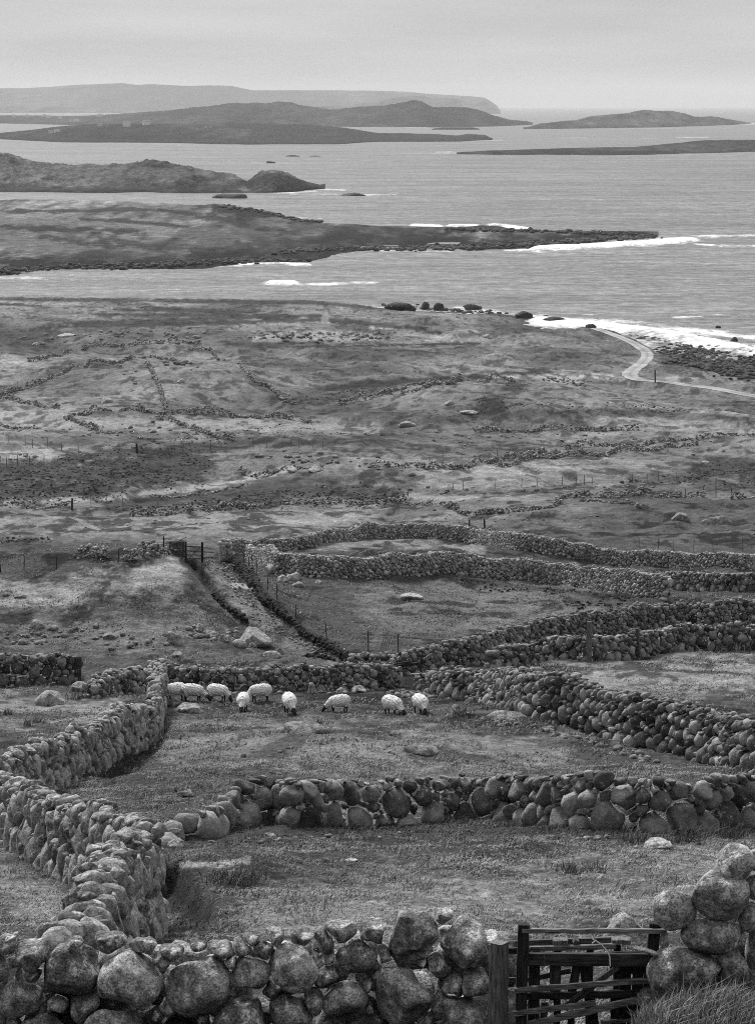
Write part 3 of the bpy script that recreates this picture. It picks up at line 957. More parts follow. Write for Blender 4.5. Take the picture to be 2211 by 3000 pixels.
def bulk_stones(tabs, depth, sub, rg, rough=1.0, expo=2.3, gap=0.985):
    """tabs: (K,NK) outlines; depth (K,): half depth. returns local verts (K,V,3) as along, across, up"""
    V, Fc = ICO[sub]
    K = len(tabs)
    a, b, c = V[:, 0], V[:, 1], V[:, 2]
    rho = np.sqrt(a * a + c * c)
    th = (np.arctan2(c, a) % (2 * np.pi)) / (2 * np.pi) * NK
    i0 = np.floor(th).astype(int) % NK; fr = th - np.floor(th)
    r = tabs[:, i0] * (1 - fr) + tabs[:, (i0 + 1) % NK] * fr
    t = (rho ** expo + np.abs(b) ** expo) ** (-1 / expo)
    u = np.stack([a * t, b * t, c * t], 1)
    P = np.broadcast_to(u, (K,) + u.shape).copy()
    # chipped faces
    for q in range(10):
        nrm = rg.normal(size=(K, 3)); nrm /= np.linalg.norm(nrm, axis=1)[:, None]
        d = rg.uniform(0.60, .97, (K, 1))
        dot = np.einsum('kvi,ki->kv', P, nrm)
        ex = np.maximum(dot - d, 0) * min(0.85 * rough, 1.0)
        P -= ex[..., None] * nrm[:, None, :]
    # lumps
    disp = 0
    for q in range(5):
        fq = rg.normal(size=(K, 3)) * (1.6 + 1.3 * q)
        ph = rg.uniform(0, 6.28, (K, 1))
        disp = disp + np.sin(np.einsum('kvi,ki->kv', P, fq) + ph) * (0.045 / (1 + .4 * q))
    P *= (1 + disp * rough * .8)[..., None]
    P[..., 0] *= r * gap
    P[..., 2] *= r * gap
    P[..., 1] *= depth[:, None]
    return P, Fc

class Path:
    def __init__(self, pts, smooth=True, step=0.35):
        P = np.asarray(pts, float)
        if smooth and len(P) > 2:
            out = []
            Q = np.vstack([2 * P[0] - P[1], P, 2 * P[-1] - P[-2]])
            for i in range(1, len(Q) - 2):
                p0, p1, p2, p3 = Q[i - 1], Q[i], Q[i + 1], Q[i + 2]
                n = max(2, int(np.linalg.norm(p2 - p1) / step))
                t = np.linspace(0, 1, n, endpoint=False)[:, None]
                out.append(p1 + .5 * t * (p2 - p0) + t * t * (p0 - 2.5 * p1 + 2 * p2 - .5 * p3) + t ** 3 * (-.5 * p0 + 1.5 * p1 - 1.5 * p2 + .5 * p3))
            P = np.vstack(out + [P[-1:]])
        d = np.linalg.norm(np.diff(P, axis=0), axis=1)
        self.s = np.concatenate([[0], np.cumsum(d)])
        self.P = P; self.L = self.s[-1]
    def at(self, s):
        s = np.asarray(s, float)
        return np.stack([np.interp(s, self.s, self.P[:, 0]), np.interp(s, self.s, self.P[:, 1])], -1)
    def tan(self, s, e=0.4):
        d = self.at(np.clip(s + e, 0, self.L)) - self.at(np.clip(s - e, 0, self.L))
        return d / (np.linalg.norm(d, axis=-1, keepdims=True) + 1e-9)

def wall_mesh(path, hpts, th, rb, rt, seed, sub=2, double=False, cap=False, batter=0.18, rough=1.25, big=.12, elong=1.0, gap=.95, rag=.10, sink=0.1, tone=(0, 1)):
    """all stones of one dry stone wall; returns verts, faces, tone, centre"""
    rg = np.random.default_rng(seed)
    L = path.L
    hs = np.linspace(0, L, len(hpts)) if np.ndim(hpts[0]) == 0 else np.array([q[0] for q in hpts]) * L
    hv = np.array(hpts if np.ndim(hpts[0]) == 0 else [q[1] for q in hpts], float)
    jit = rg.normal(size=int(L / .5) + 3) * rag
    def hf(s):
        return float(np.interp(s, hs, hv) + np.interp(s, np.arange(len(jit)) * .5, jit))
    V, T, Fs, n0 = [], [], [], 0
    layers = [(-1, 1), (1, 1)] if double else [(0, 1)]
    for side, _ in layers:
        cells = pack(L, hf, rb, rt, rg, big, elong)
        if not cells: continue
        sc = np.array([c[0] for c in cells]); hc = np.array([c[1] for c in cells])
        tabs = np.stack([c[2] for c in cells]); rr = np.array([c[3] for c in cells])
        if double:
            dep = np.clip(rr * rg.uniform(.85, 1.25, len(rr)), th * .2, th * .42)
            off = side * (th * .5 - dep * .8 + batter * (1 - hc / max(hv.max(), .1)))
        else:
            dep = np.clip(rr * rg.uniform(.85, 1.2, len(rr)), th * .3, th * .62)
            off = rg.normal(size=len(rr)) * th * .07
        off = off + rg.normal(size=len(rr)) * .025
        P, Fc = bulk_stones(tabs, dep, sub, rg, rough, 2.15, gap)
        emit(path, sc, hc, off, P, Fc, V, T, Fs, rg, sink, tone)
    if cap:
        n = int(L / (rt * .9))
        sc = np.sort(rg.uniform(0, L, n)); rr = rt * .62 * rg.uniform(.6, 1.35, n)
        hc = np.array([hf(s) for s in sc]) - rr * .1
        tabs = rr[:, None] * (1 + .12 * rg.normal(size=(n, NK)))
        for _ in range(3): tabs = (tabs + np.roll(tabs, 1, 1) + np.roll(tabs, -1, 1)) / 3
        tabs[:, :] *= 1.0
        P, Fc = bulk_stones(tabs, rr * rg.uniform(.85, 1.2, n), sub, rg, rough, 2.3, 1.0)
        P[..., 2] *= .8
        emit(path, sc, hc, rg.normal(size=n) * th * .16, P, Fc, V, T, Fs, rg, sink, tone)
    vv, ff, tt = [], [], []
    for P, Fc, tn in zip(V, Fs, T):
        K, nv = P.shape[:2]
        ff.append((Fc[None] + (np.arange(K) * nv)[:, None, None] + n0).reshape(-1, 3))
        vv.append(P.reshape(-1, 3)); tt.append(np.repeat(tn, nv)); n0 += K * nv
    return np.vstack(vv), np.vstack(ff), np.concatenate(tt)

def emit(path, sc, hc, off, P, Fc, V, T, Fs, rg, sink, tone):
    xy = path.at(sc); tg = path.tan(sc)
    nrm = np.stack([-tg[:, 1], tg[:, 0]], 1)
    gz = zland(xy[:, 0], xy[:, 1]) - sink
    # smooth the footing a little so the courses follow the slope
    rot = rg.normal(size=len(sc)) * .04
    loc = xy + nrm * off[:, None]
    W = np.empty_like(P)
    ca, sa = np.cos(rot)[:, None], np.sin(rot)[:, None]
    al = P[..., 0] * ca - P[..., 2] * sa
    upz = P[..., 0] * sa + P[..., 2] * ca
    W[..., 0] = loc[:, None, 0] + tg[:, None, 0] * al + nrm[:, None, 0] * P[..., 1]
    W[..., 1] = loc[:, None, 1] + tg[:, None, 1] * al + nrm[:, None, 1] * P[..., 1]
    gs = (zland(*path.at(np.clip(sc + .5, 0, path.L)).T, micro=False) - zland(*path.at(np.clip(sc - .5, 0, path.L)).T, micro=False))
    W[..., 2] = gz[:, None] + hc[:, None] + upz + al * np.clip(gs, -.4, .4)[:, None]
    V.append(W); Fs.append(Fc); T.append(tone[0] + (tone[1] - tone[0]) * np.clip(.5 + .27 * rg.normal(size=len(sc)), 0, 1))

def wall(pts, hpts, th, rb, rt, seed, label, mat=None, world=False, group='dry stone field walls', name='stone_wall', smooth=True, **kw):
    P = np.array(pts, float) if world else hit([p[0] for p in pts], [p[1] for p in pts])
    path = Path(P, smooth)
    v, f, t = wall_mesh(path, hpts, th, rb, rt, seed, **kw)
    m = path.at(path.L / 2)
    o = mk(name, v, f, mat or M_stone, attrs={'tone': t}, origin=(m[0], m[1], float(zland(m[0], m[1]))))
    tag(o, label, 'wall', group, 'thing')
    return o, path

# ---- the wall across the foreground and its gateway pile are built stone by stone
def wall_with_boulders(pts, hpts, th, rb, rt, seed, label, sub=4, world=True, **kw):
    path = Path(np.array(pts, float), True)
    v, f, t = wall_mesh(path, hpts, th, rb, rt, seed, sub=sub, **kw)
    nv = len(ICO[sub][0]); nf = len(ICO[sub][1])
    K = len(v) // nv
    m = path.at(path.L / 2)
    root = empty('stone_wall', (m[0], m[1], float(zland(m[0], m[1]))))
    tag(root, label, 'wall', 'dry stone field walls', 'thing')
    bp = Path(np.array(pts, float) + np.array([0, .42]), True)
    bv, bf, bt = wall_mesh(bp, [(q[0], q[1] * .9) for q in hpts], th * .8, rb * 1.1, rt * 1.1, seed + 50, sub=3, sink=.1)
    mk('gap_backing', bv, bf, M_near, root, {'tone': bt}, origin=bv.mean(0))  # layer added behind the stones so the gaps show dark
    for k in range(K):
        q = v[k * nv:(k + 1) * nv]
        mk('boulder', q, ICO[sub][1], M_near, root, {'tone': t[k * nv:(k + 1) * nv]}, origin=q.mean(0))
    return root, path, K

M_near = mat_stone('lichened granite', 0.07, 0.46, 0.7, 1.2, 0.53, 1.05)

def gp(px, py, Y):
    """ground plan position of a grid column at distance Y"""
    a, b = ray(px, py)
    return (float(a) * Y, Y)

W1, w1path, nb = wall_with_boulders([gp(-260, 2280, 28.9), gp(0, 2280, 28.6), gp(300, 2280, 28.4), gp(650, 2280, 28.5), gp(900, 2280, 28.5), gp(1062, 2280, 28.6)],
    [(0, 1.28), (.2, 1.3), (.35, 1.27), (.55, 1.28), (.68, 1.38), (.8, 1.45), (.95, 1.5), (1, 1.38)], 0.62, .31, .2, 3,
    'big boulder wall across the foreground that ends at the timber gate', rag=.02, rough=1.2, gap=.985, big=.03, sink=0.05)

wall([gp(150, 2250, 29.15), gp(185, 2180, 31), gp(205, 2120, 33.5), gp(262, 2060, 39), gp(318, 2020, 45.5)], [1.25, 1.5, 1.8, 1.95, 1.85], .6, .38, .25, 11,
     'tall lichen crusted wall running back from the foreground boulders to a sharp bend', M_moss, world=True, double=True, cap=True, sub=3, elong=1.5, batter=.1, gap=.89, rough=1.4)
wall([gp(312, 2000, 46.6), gp(225, 1930, 54), gp(100, 1870, 64), gp(-60, 1810, 77)], [1.85, 1.9, 1.8, 1.7], .6, .4, .26, 12,
     'lichen crusted wall leaving the frame at left, its big upright stones facing the camera', M_moss, world=True, double=True, cap=True, sub=3, elong=1.5, batter=.12, gap=.89, rough=1.4)
wall([gp(-70, 1800, 80), gp(60, 1760, 88), gp(150, 1710, 96), gp(250, 1660, 106), gp(322, 1600, 116), gp(345, 1545, 127), gp(352, 1510, 136)], [1.6, 1.75, 1.8, 1.8, 1.75, 1.75, 1.6], .62, .36, .24, 13,
     'long wall of upright stones climbing to the corner of the sheep field at left', M_moss, world=True, double=True, cap=True, sub=3, elong=1.7, batter=.12, gap=.89, rough=1.4)
wall([(340, 1508), (290, 1516), (235, 1524), (200, 1530)], [1.5, 1.35, 1.2, .8], .7, .3, .2, 14,
     'short mossy spur of wall left of the sheep field corner', M_moss, double=True, cap=True, sub=2, elong=1.3)
wall([(-60, 1496), (0, 1497), (80, 1498), (163, 1496)], [1.75, 1.75, 1.7, 1.65], .6, .36, .2, 15,
     'short wall end with one huge pale boulder in its base, at the left edge', sub=3, big=.2, double=True, batter=.05)
wall([(372, 1850), (400, 1838), (450, 1832), (500, 1816), (560, 1809), (600, 1806), (650, 1811), (720, 1806), (826, 1806), (926, 1802), (1026, 1798), (1126, 1803), (1250, 1813), (1376, 1821), (1450, 1824), (1576, 1812), (1680, 1806), (1800, 1800)],
     [(0, .3), (.04, .62), (.09, .95), (.13, 1.02), (.17, 1.25), (.185, 1.5), (.5, 1.45), (.75, 1.62), (1, 1.6)], .62, .46, .17, 16,
     'see-through wall of round boulders crossing the middle field, tumbled at its left end', sub=3, rag=.06, gap=1.0)
wall([(352, 1502), (400, 1508), (450, 1511), (550, 1512), (650, 1511), (750, 1512), (826, 1509), (866, 1503)], [1.45, 1.4, 1.4, 1.4, 1.45, 1.55, 1.5, 1.35], .6, .26, .15, 17,
     'wall directly behind the grazing sheep', sub=2, double=True, batter=.04)
wall([(906, 1506), (925, 1502), (950, 1493)], [.75, .8, .7], .9, .3, .18, 24,
     'tumbled stump of wall right of the dark creep hole', sub=2)
wall([(935, 1512), (1000, 1528), (1066, 1541), (1136, 1553), (1196, 1571), (1276, 1592), (1326, 1612), (1400, 1630), (1476, 1650), (1566, 1670), (1660, 1686), (1800, 1715)],
     [1.0, 1.5, 1.75, 1.85, 2.05, 2.15, 2.1, 2.0, 1.95], .9, .36, .18, 18,
     'high thick wall of dark boulders slanting down the right side of the sheep field', M_stone, double=True, cap=True, sub=2, batter=.35, elong=1.1)
wall([(770, 1482), (830, 1480), (890, 1476), (975, 1466), (1050, 1452), (1120, 1434), (1185, 1419), (1265, 1402), (1375, 1388), (1475, 1376), (1575, 1371), (1660, 1366), (1800, 1356)], [1.3, 1.6, 1.9, 1.95, 1.95, 1.9, 1.85, 1.8, 1.75], .6, .25, .15, 19,
     'rear wall of the narrow lane, rising to the right edge above the small meadow', sub=2, double=True, batter=.06)
wall([(1075, 1462), (1120, 1458), (1170, 1452), (1286, 1447), (1398, 1438), (1525, 1424), (1660, 1420), (1800, 1412)], [1.2, 1.45, 1.55, 1.65, 1.7, 1.7, 1.7, 1.7], .6, .32, .2, 20,
     'front wall of the narrow lane with square posts standing against it', sub=2, big=.2, double=True, batter=.06)
wall([(545, 1226), (575, 1236), (600, 1246), (640, 1258), (700, 1263), (826, 1264), (900, 1261), (966, 1253), (1026, 1257), (1126, 1268), (1226, 1281), (1326, 1294), (1400, 1304), (1458, 1316)], [1.5, 1.75, 1.8, 1.8, 1.8, 1.8, 1.85, 1.85, 1.95, 2.0], .65, .21, .15, 21,
     'curving inner wall above the fenced meadow, ending in a clean edge at right', M_pale, sub=2, rag=.04, big=.05, double=True, batter=.05)
wall([(500, 1217), (560, 1212), (620, 1206), (665, 1198), (725, 1187), (780, 1181), (826, 1177), (916, 1177), (996, 1184), (1050, 1192), (1126, 1203), (1226, 1216), (1300, 1228), (1400, 1238), (1475, 1243), (1625, 1246), (1646, 1244)], [1.5, 1.3, 1.5, 1.6, 1.6, 1.55, 1.5, 1.45, 1.35], .65, .21, .14, 22,
     'outer of the two long curving walls, following the top of the enclosure', M_pale, sub=2, rag=.05, big=.06, double=True, batter=.05)
wall([(1463, 1292), (1550, 1294), (1652, 1294), (1800, 1290)], [1.6, 1.55, 1.55, 1.5], .6, .36, .18, 23,
     'wall of large slabs carrying on to the right edge beyond the clean wall end', sub=2, big=.25, double=True, batter=.05)

# ---- low ruined walls of the far fields
def rubble(pts, h, seed, label, r=.3, dens=1.0, spread=.45, mat=None, group='low ruined field walls', sub=1):
    rg = np.random.default_rng(seed)
    P = hit([p[0] for p in pts], [p[1] for p in pts])
    path = Path(P, True, 1.0)
    L = path.L
    n = int(L * dens * h / (r * r * 2.2)) + 4
    sc = rg.uniform(0, L, n)
    gapm = 0 * sc if 'bank' in label or 'peat' in label else fbm(sc / 7.0, sc * 0 + seed, 3, seed)
    sc = sc[gapm > -0.48] if np.sum(gapm > -0.48) > 3 else sc
    n = len(sc)
    hloc = h * np.clip(.7 + 1.0 * fbm(sc / 4.0, sc * 0 + seed + 5, 3, seed), .12, 1.25)
    q = rg.uniform(0, 1, n) ** .8
    hc = hloc * q
    off = rg.normal(size=n) * spread * (1 - .75 * q)
    rr = r * rg.uniform(.55, 1.25, n)
    tabs = rr[:, None] * (1 + .2 * rg.normal(size=(n, NK)))
    for _ in range(3): tabs = (tabs + np.roll(tabs, 1, 1) + np.roll(tabs, -1, 1)) / 3
    Pm, Fc = bulk_stones(tabs, rr * rg.uniform(.7, 1.3, n), sub, rg, 1.0, 2.3, 1.0)
    Pm[..., 2] *= .85
    V, T, Fs = [], [], []
    emit(path, sc, hc, off, Pm, Fc, V, T, Fs, rg, .02, (0, 1))
    nv = Pm.shape[1]
    v = V[0].reshape(-1, 3); f = (Fc[None] + (np.arange(n) * nv)[:, None, None]).reshape(-1, 3)
    m = path.at(L / 2)
    o = mk('ruined_wall', v, f, mat or M_far, attrs={'tone': np.repeat(T[0], nv)}, origin=(m[0], m[1], float(zland(m[0], m[1]))))
    tag(o, label, 'wall', group, 'thing')
M_bank = mat_stone('peat bank', 0.012, 0.05, 0.12, 1.0, 0.62, .6)
rubble([(505, 1230), (525, 1248), (545, 1270), (568, 1298), (592, 1324), (620, 1348), (652, 1376), (690, 1404), (725, 1424), (775, 1449)], .42, 290, 'low dark bank of peat and stones curving down beside the lane', r=.13, dens=2.6, spread=.13, mat=M_bank, group='banks beside the lane', sub=2)
rubble([(672, 1437), (720, 1444), (765, 1450)], .28, 291, 'short dark bank on the near side of the lane foot', r=.12, dens=2.2, spread=.14, mat=M_bank, group='banks beside the lane', sub=2)
rubble([(470, 1302), (500, 1332), (540, 1366)], .35, 292, 'dark peat edge on the knoll side of the lane', r=.13, dens=2.4, spread=.13, mat=M_bank, group='banks beside the lane', sub=2)
FW = [
 ([(0, 868), (55, 852), (100, 834), (150, 810), (200, 792), (280, 787), (320, 784), (360, 788)], 1.2, 'ruined wall curving over the left mound from the left edge'),
 ([(320, 797), (340, 830), (355, 872), (365, 898)], 1.0, 'ruined wall dropping straight down between the two left mounds'),
 ([(415, 767), (475, 785), (540, 817), (590, 850), (620, 880), (645, 887)], 1.1, 'ruined wall slanting down the right flank of the second mound'),
 ([(0, 876), (65, 886), (130, 896)], 1.0, 'double row of stones at the foot of the left mound by the left edge'),
 ([(150, 912), (190, 907), (280, 899), (320, 903), (360, 908), (410, 906), (480, 909), (540, 914), (575, 918), (625, 917), (680, 930)], 1.25, 'long ruined wall running along the foot of both mounds'),
 ([(140, 920), (180, 930), (210, 942), (240, 951)], 1.0, 'short tumbled wall slanting below the foot of the left mound'),
 ([(345, 917), (400, 932), (440, 947), (470, 957), (515, 966)], 1.0, 'short tumbled wall slanting toward the posts of the dark bog'),
 ([(60, 792), (100, 785), (190, 762), (240, 758), (280, 761), (350, 753), (440, 752)], 1.2, 'ruined wall along the crest behind the left mound'),
 ([(740, 888), (800, 868), (876, 866), (926, 851), (951, 843), (1000, 836), (1066, 836), (1126, 836)], 1.2, 'lower of two stone lines beside the old track toward the pale wet ground'),
 ([(750, 886), (800, 876), (826, 868), (886, 851), (946, 838)], 1.0, 'upper of two stone lines beside the old track toward the pale wet ground'),
 ([(1036, 948), (1106, 946), (1186, 942), (1256, 942), (1326, 943), (1396, 941)], 1.0, 'ruined wall across the right moor below the dark hollow'),
 ([(941, 1026), (1026, 1023), (1126, 1006), (1226, 988), (1326, 978), (1426, 971), (1526, 961), (1680, 954)], 1.0, 'upper wall of the walled track rising to the right edge'),
 ([(1090, 1022), (1126, 1017), (1206, 1006), (1266, 998), (1351, 988), (1451, 981), (1526, 973)], .9, 'lower wall of the walled track rising to the right'),
 ([(525, 1036), (560, 1046), (590, 1040), (625, 1030), (675, 1026), (720, 1026)], .9, 'stones along the bend of the moorland track'),
 ([(820, 1020), (886, 1023), (976, 1027), (1040, 1026)], .8, 'low stone line in the middle of the moor, left of the walled track'),
 ([(285, 1133), (350, 1128), (410, 1121), (475, 1113), (560, 1108)], .95, 'low dark wall alone in the pale turf at middle left'),
 ([(610, 1106), (675, 1103), (750, 1101), (790, 1107), (826, 1102), (900, 1108), (990, 1116), (1076, 1121), (1176, 1116), (1216, 1108), (1226, 1094), (1276, 1089), (1350, 1092), (1450, 1091), (1540, 1086)], .8, 'long low wall winding across the turf above the curving enclosure'),
 ([(1270, 1097), (1350, 1103), (1400, 1113)], .6, 'short low bank of stones under the winding low wall'),
 ([(1600, 1094), (1680, 1090)], 1.1, 'heap of wall stones by the dark pole at the right edge'),
 ([(270, 1231), (310, 1221), (360, 1213), (404, 1217)], 1.1, 'mossy wall on the knoll that meets the small field gate'),
 ([(165, 1222), (190, 1218), (235, 1222)], .8, 'low bushy row of stones on the knoll, left of the mossy wall'),
 ([(0, 930), (40, 940), (90, 938)], .7, 'low stones by the dark bog at the left edge'),
 ([(540, 1062), (490, 1073), (330, 1088)], .4, 'faint stone edging along the pale moorland track'),
 ([(0, 1106), (60, 1110), (150, 1108)], .7, 'stones at the left edge under the dark bog'),
]
for i, (pts, h, lab) in enumerate(FW):
    Yd = float(hit([pts[0][0]], [pts[0][1]])[0][1])
    rubble(pts, h, 200 + i, lab, r=.11 + .00018 * Yd, dens=1.1, spread=.3, mat=M_moss if i in (19, 20) else None)
# ---------------------------------------------------------------- coast road
ROADP = [ROAD[0]]
def road():
    rp, ra, rz, rw = ROAD
    path = Path(rp, False)
    n = int(path.L / 1.0)
    s = np.linspace(0, path.L, n)
    w = np.interp(s, ra, rw) * (1 + .25 * fbm(s / 4.0, s * 0, 3, 300))
    xy = path.at(s); tg = path.tan(s, 3.0); nr = np.stack([-tg[:, 1], tg[:, 0]], 1)
    k = np.linspace(-1, 1, 9)
    X = xy[:, None, 0] + nr[:, None, 0] * w[:, None] * k; Y = xy[:, None, 1] + nr[:, None, 1] * w[:, None] * k
    Z = np.repeat(np.interp(s, ra, rz)[:, None], 9, 1) + .02
    al = .30 * (1 + .6 * fbm(X.ravel() / 3, Y.ravel() / 6, 3, 301)) * (1 - .35 * np.tile(np.exp(-(k / .22) ** 2), n))
    t = NT('road gravel')
    t.base(t.math('MULTIPLY', t.attr('alb'), t.rng(t.noise(1.5, 4, .6), .3, .7, .8, 1.2)))
    t.b.inputs['Roughness'].default_value = .9
    o = mk('road', np.stack([X.ravel(), Y.ravel(), Z.ravel()], 1), grid_faces(n, 9), t.m, attrs={'alb': al})
    tag(o, kind='structure')
road()

# ---------------------------------------------------------------- boulders
def blob(rx, ry, rz, seed, sub=3, rough=1.5, n=1):
    rg = np.random.default_rng(seed)
    tabs = np.ones((n, NK)) * (1 + .10 * rg.normal(size=(n, NK)))
    for _ in range(3): tabs = (tabs + np.roll(tabs, 1, 1) + np.roll(tabs, -1, 1)) / 3
    P, Fc = bulk_stones(tabs, np.ones(n), sub, rg, rough, 2.25, 1.0)
    P = P * np.array([rx, ry, rz])
    return P, Fc

def boulder(px, py, rx, rz, seed, label, mat=None, foot=0.28, deep=.9, name='boulder', tone=.7, sub=4, pts=None):
    """a boulder whose silhouette is about 2rx by 2rz grid units, centred on (px, py)"""
    p = hit([px], [py + rz * .75])[0]
    u = p[1] / F / cp
    hx, hz = rx * u, rz * u
    P, Fc = blob(hx, hx * deep, hz * 1.15, seed, sub)
    v = P[0]
    if pts: v = pts(v, hx, hz)
    z = float(zland(p[0], p[1]))
    v = v + np.array([p[0], p[1] + hx * deep * .5, z + hz * foot])
    o = mk(name, v, Fc, mat or M_rock, attrs={'tone': np.full(len(v), tone)}, origin=(p[0], p[1] + hx * deep * .5, z))
    tag(o, label, 'boulder', 'boulders lying in the fields')
    return o
def wedge(v, hx, hz):
    v = v.copy(); k = np.clip(v[:, 2] / hz, -1, 1.2)
    v[:, 0] = v[:, 0] * (1 - .55 * np.clip(k, 0, 1)) - .15 * hx * k
    return v
BL = [
 (557, 1392, 38, 30, 'tallest wedge of rock between knoll and lane', .75, wedge), (523, 1408, 16, 11, 'smooth pale boulder at the left foot of the tall wedge rock', .85, None),
 (555, 1410, 12, 9, 'middle one of the small boulders under the tall wedge rock', .7, None), (547, 1423, 11, 7, 'lowest dark pitted boulder under the tall wedge rock', .5, None),
 (595, 1433, 21, 9, 'flat pale boulder nearest the wall behind the sheep', .9, None), (614, 1424, 8, 11, 'small upright boulder right of the flat pale one', .75, None),
 (489, 1396, 9, 11, 'upright rock at the edge of the hollow left of the wedge rock', .7, None), (462, 1386, 14, 9, 'ragged rock slab tilted over the dark hollow on the knoll', .6, None),
 (440, 1374, 12, 13, 'rock leaning at the left of the dark hollow on the knoll', .65, None), (380, 1395, 22, 20, 'broken rock outcrop on the front of the knoll', .6, None), (390, 1432, 15, 9, 'low rock under the broken outcrop, above the sheep wall', .7, None),
 (600, 1245, 22, 14, 'rough boulder at the foot of the curving inner wall', .65, None), (619, 1267, 13, 9, 'rounded boulder below the rough one by the inner wall', .8, None), (643, 1262, 17, 11, 'pale block with a sheer face by the inner wall', .9, None),
 (650, 1279, 14, 8, 'lowest block of the heap by the inner wall', .85, None), (697, 1274, 9, 5, 'small rock alone on the meadow right of the heap', .8, None),
 (1490, 1130, 20, 11, 'dark boulder with flat top on the turf at right', .35, None), (1567, 1139, 31, 15, 'big rough boulder on the turf at right edge of the moor', .6, None),
 (115, 1527, 40, 24, 'large slanting boulder in the paddock at left', .75, wedge), (175, 1503, 21, 15, 'rounded boulder by the end of the short wall', .7, None),
 (415, 1549, 28, 14, 'speckled boulder in front of the two standing sheep', .75, None), (378, 1538, 20, 13, 'black hummock of rock at the foot of the corner wall', .06, None), (368, 1522, 15, 12, 'grassy pale stone hiding the head of a sheep', .8, None),
 (668, 1594, 54, 17, 'long shaggy boulder in the middle of the sheep field', .3, None), (917, 1641, 44, 13, 'low grey boulder sunk in the sheep field', .3, None), (866, 1607, 14, 8, 'dark small boulder right of the shaggy one', .3, None),
 (405, 1737, 24, 10, 'low dark boulder by the bend of the left wall', .3, None), (683, 1506, 12, 16, 'upright pale stone at the foot of the sheep wall', .8, None),
 (750, 1511, 13, 9, 'light stone at the foot of the sheep wall, right of the upright one', .9, None), (785, 1509, 17, 9, 'speckled stone at the foot of the sheep wall by the creep hole', .8, None),
 (1110, 1568, 44, 12, 'long low boulder at the foot of the high slanting wall', .6, None), (900, 1306, 28, 9, 'flat pale slab lying in the enclosed meadow', .98, None),
 (893, 928, 20, 9, 'solitary block on the far moor below the long stone lines', .7, None), (232, 876, 13, 8, 'round boulder on the left far mound', .75, None), (299, 885, 9, 6, 'twin boulder at the foot of the left far mound', .85, None),
 (397, 834, 9, 6, 'round boulder high on the second far mound', .8, None), (145, 733, 20, 7, 'flat bright slab on the far slope by the shore', .95, None), (205, 746, 11, 7, 'bright boulder right of the flat far slab', .9, None),
 (80, 752, 9, 5, 'bright boulder left of the flat far slab', .9, None), (984, 882, 11, 6, 'pale boulder on the bright mound right of the old track', .8, None), (1027, 902, 20, 5, 'pale flat rock by the black hollow', .95, None),
 (1541, 1012, 10, 4, 'small white boulder in the dark heather at right', 1.0, None), (1067, 737, 10, 5, 'pale boulder below the coastal ledges', .8, None), (42, 1303, 16, 7, 'rock jutting from the knoll at the left edge', .6, None), (12, 1298, 16, 8, 'dark rock at the very left edge of the knoll', .35, None),
 (80, 1365, 16, 14, 'pale rock in the rough bank above the short wall', .85, None), (240, 1390, 16, 10, 'pitted rock in the rough bank left of the outcrop', .7, None), (1440, 1848, 34, 13, 'mottled boulder fallen at the foot of the see-through wall', .75, None),
 (590, 1828, 14, 7, 'small stone fallen in front of the see-through wall', .6, None), (383, 1846, 20, 17, 'leaning slab at the tumbled end of the see-through wall', .6, None), (770, 1883, 14, 4, 'little bright stone in the near pasture', .98, None),
 (605, 1690, 14, 9, 'loose stone on the turf behind the see-through wall', .5, None), (1376, 2035, 55, 48, 'huge rounded boulder behind the timber gate', .6, None), (640, 1030, 15, 6, 'rock slab over the bend of the moorland track', .7, None), (690, 1027, 18, 8, 'larger rock at the bend of the moorland track', .75, None),
]
for i, (px, py, rx, rz, lab, tn, fn) in enumerate(BL):
    boulder(px, py, rx, rz, 400 + i, lab, tone=tn, pts=fn, mat=M_near if py > 1800 else None)
# rocks of the shore, large enough to tell apart
for i, (px, py, rx, rz, lab) in enumerate([
 (876, 671, 36, 9, 'widest black rock on the edge of the near shore'), (931, 669, 10, 8, 'peaked black rock beside the widest shore rock'), (962, 672, 13, 7, 'black rock right of the peaked shore rock'),
 (1033, 671, 20, 6, 'grey rock standing off the near shore'), (1146, 688, 20, 6, 'black rock washed by foam, where the coast road begins'), (1215, 700, 30, 6, 'long black rock beside the coast road'), (1293, 714, 12, 4, 'small black rock between road and surf'),
 (1548, 743, 16, 5, 'black rock in the white surf'), (1606, 744, 9, 6, 'pointed rock farthest out in the white surf'), (1570, 716, 8, 3, 'tiny rock beyond the white surf')]):
    p = sea_at([px], [py + rz])
    x, Y = float(p[0][0]), float(p[1][0])
    g = hit([px], [py + rz])[0]
    if g[1] < Y: x, Y = g
    u = Y / F / cp
    z = max(float(zland(x, Y)), 0)
    P, Fc = blob(rx * u, rx * u * .8, rz * u * 1.5, 470 + i)
    v = P[0] + np.array([x, Y, z + rz * u * .6])
    o = mk('shore_rock', v, Fc, M_shore, attrs={'tone': np.full(len(v), .3 if i != 3 else 1.0)}, origin=(x, Y, z))
    tag(o, lab, 'rock', 'rocks along the shore')
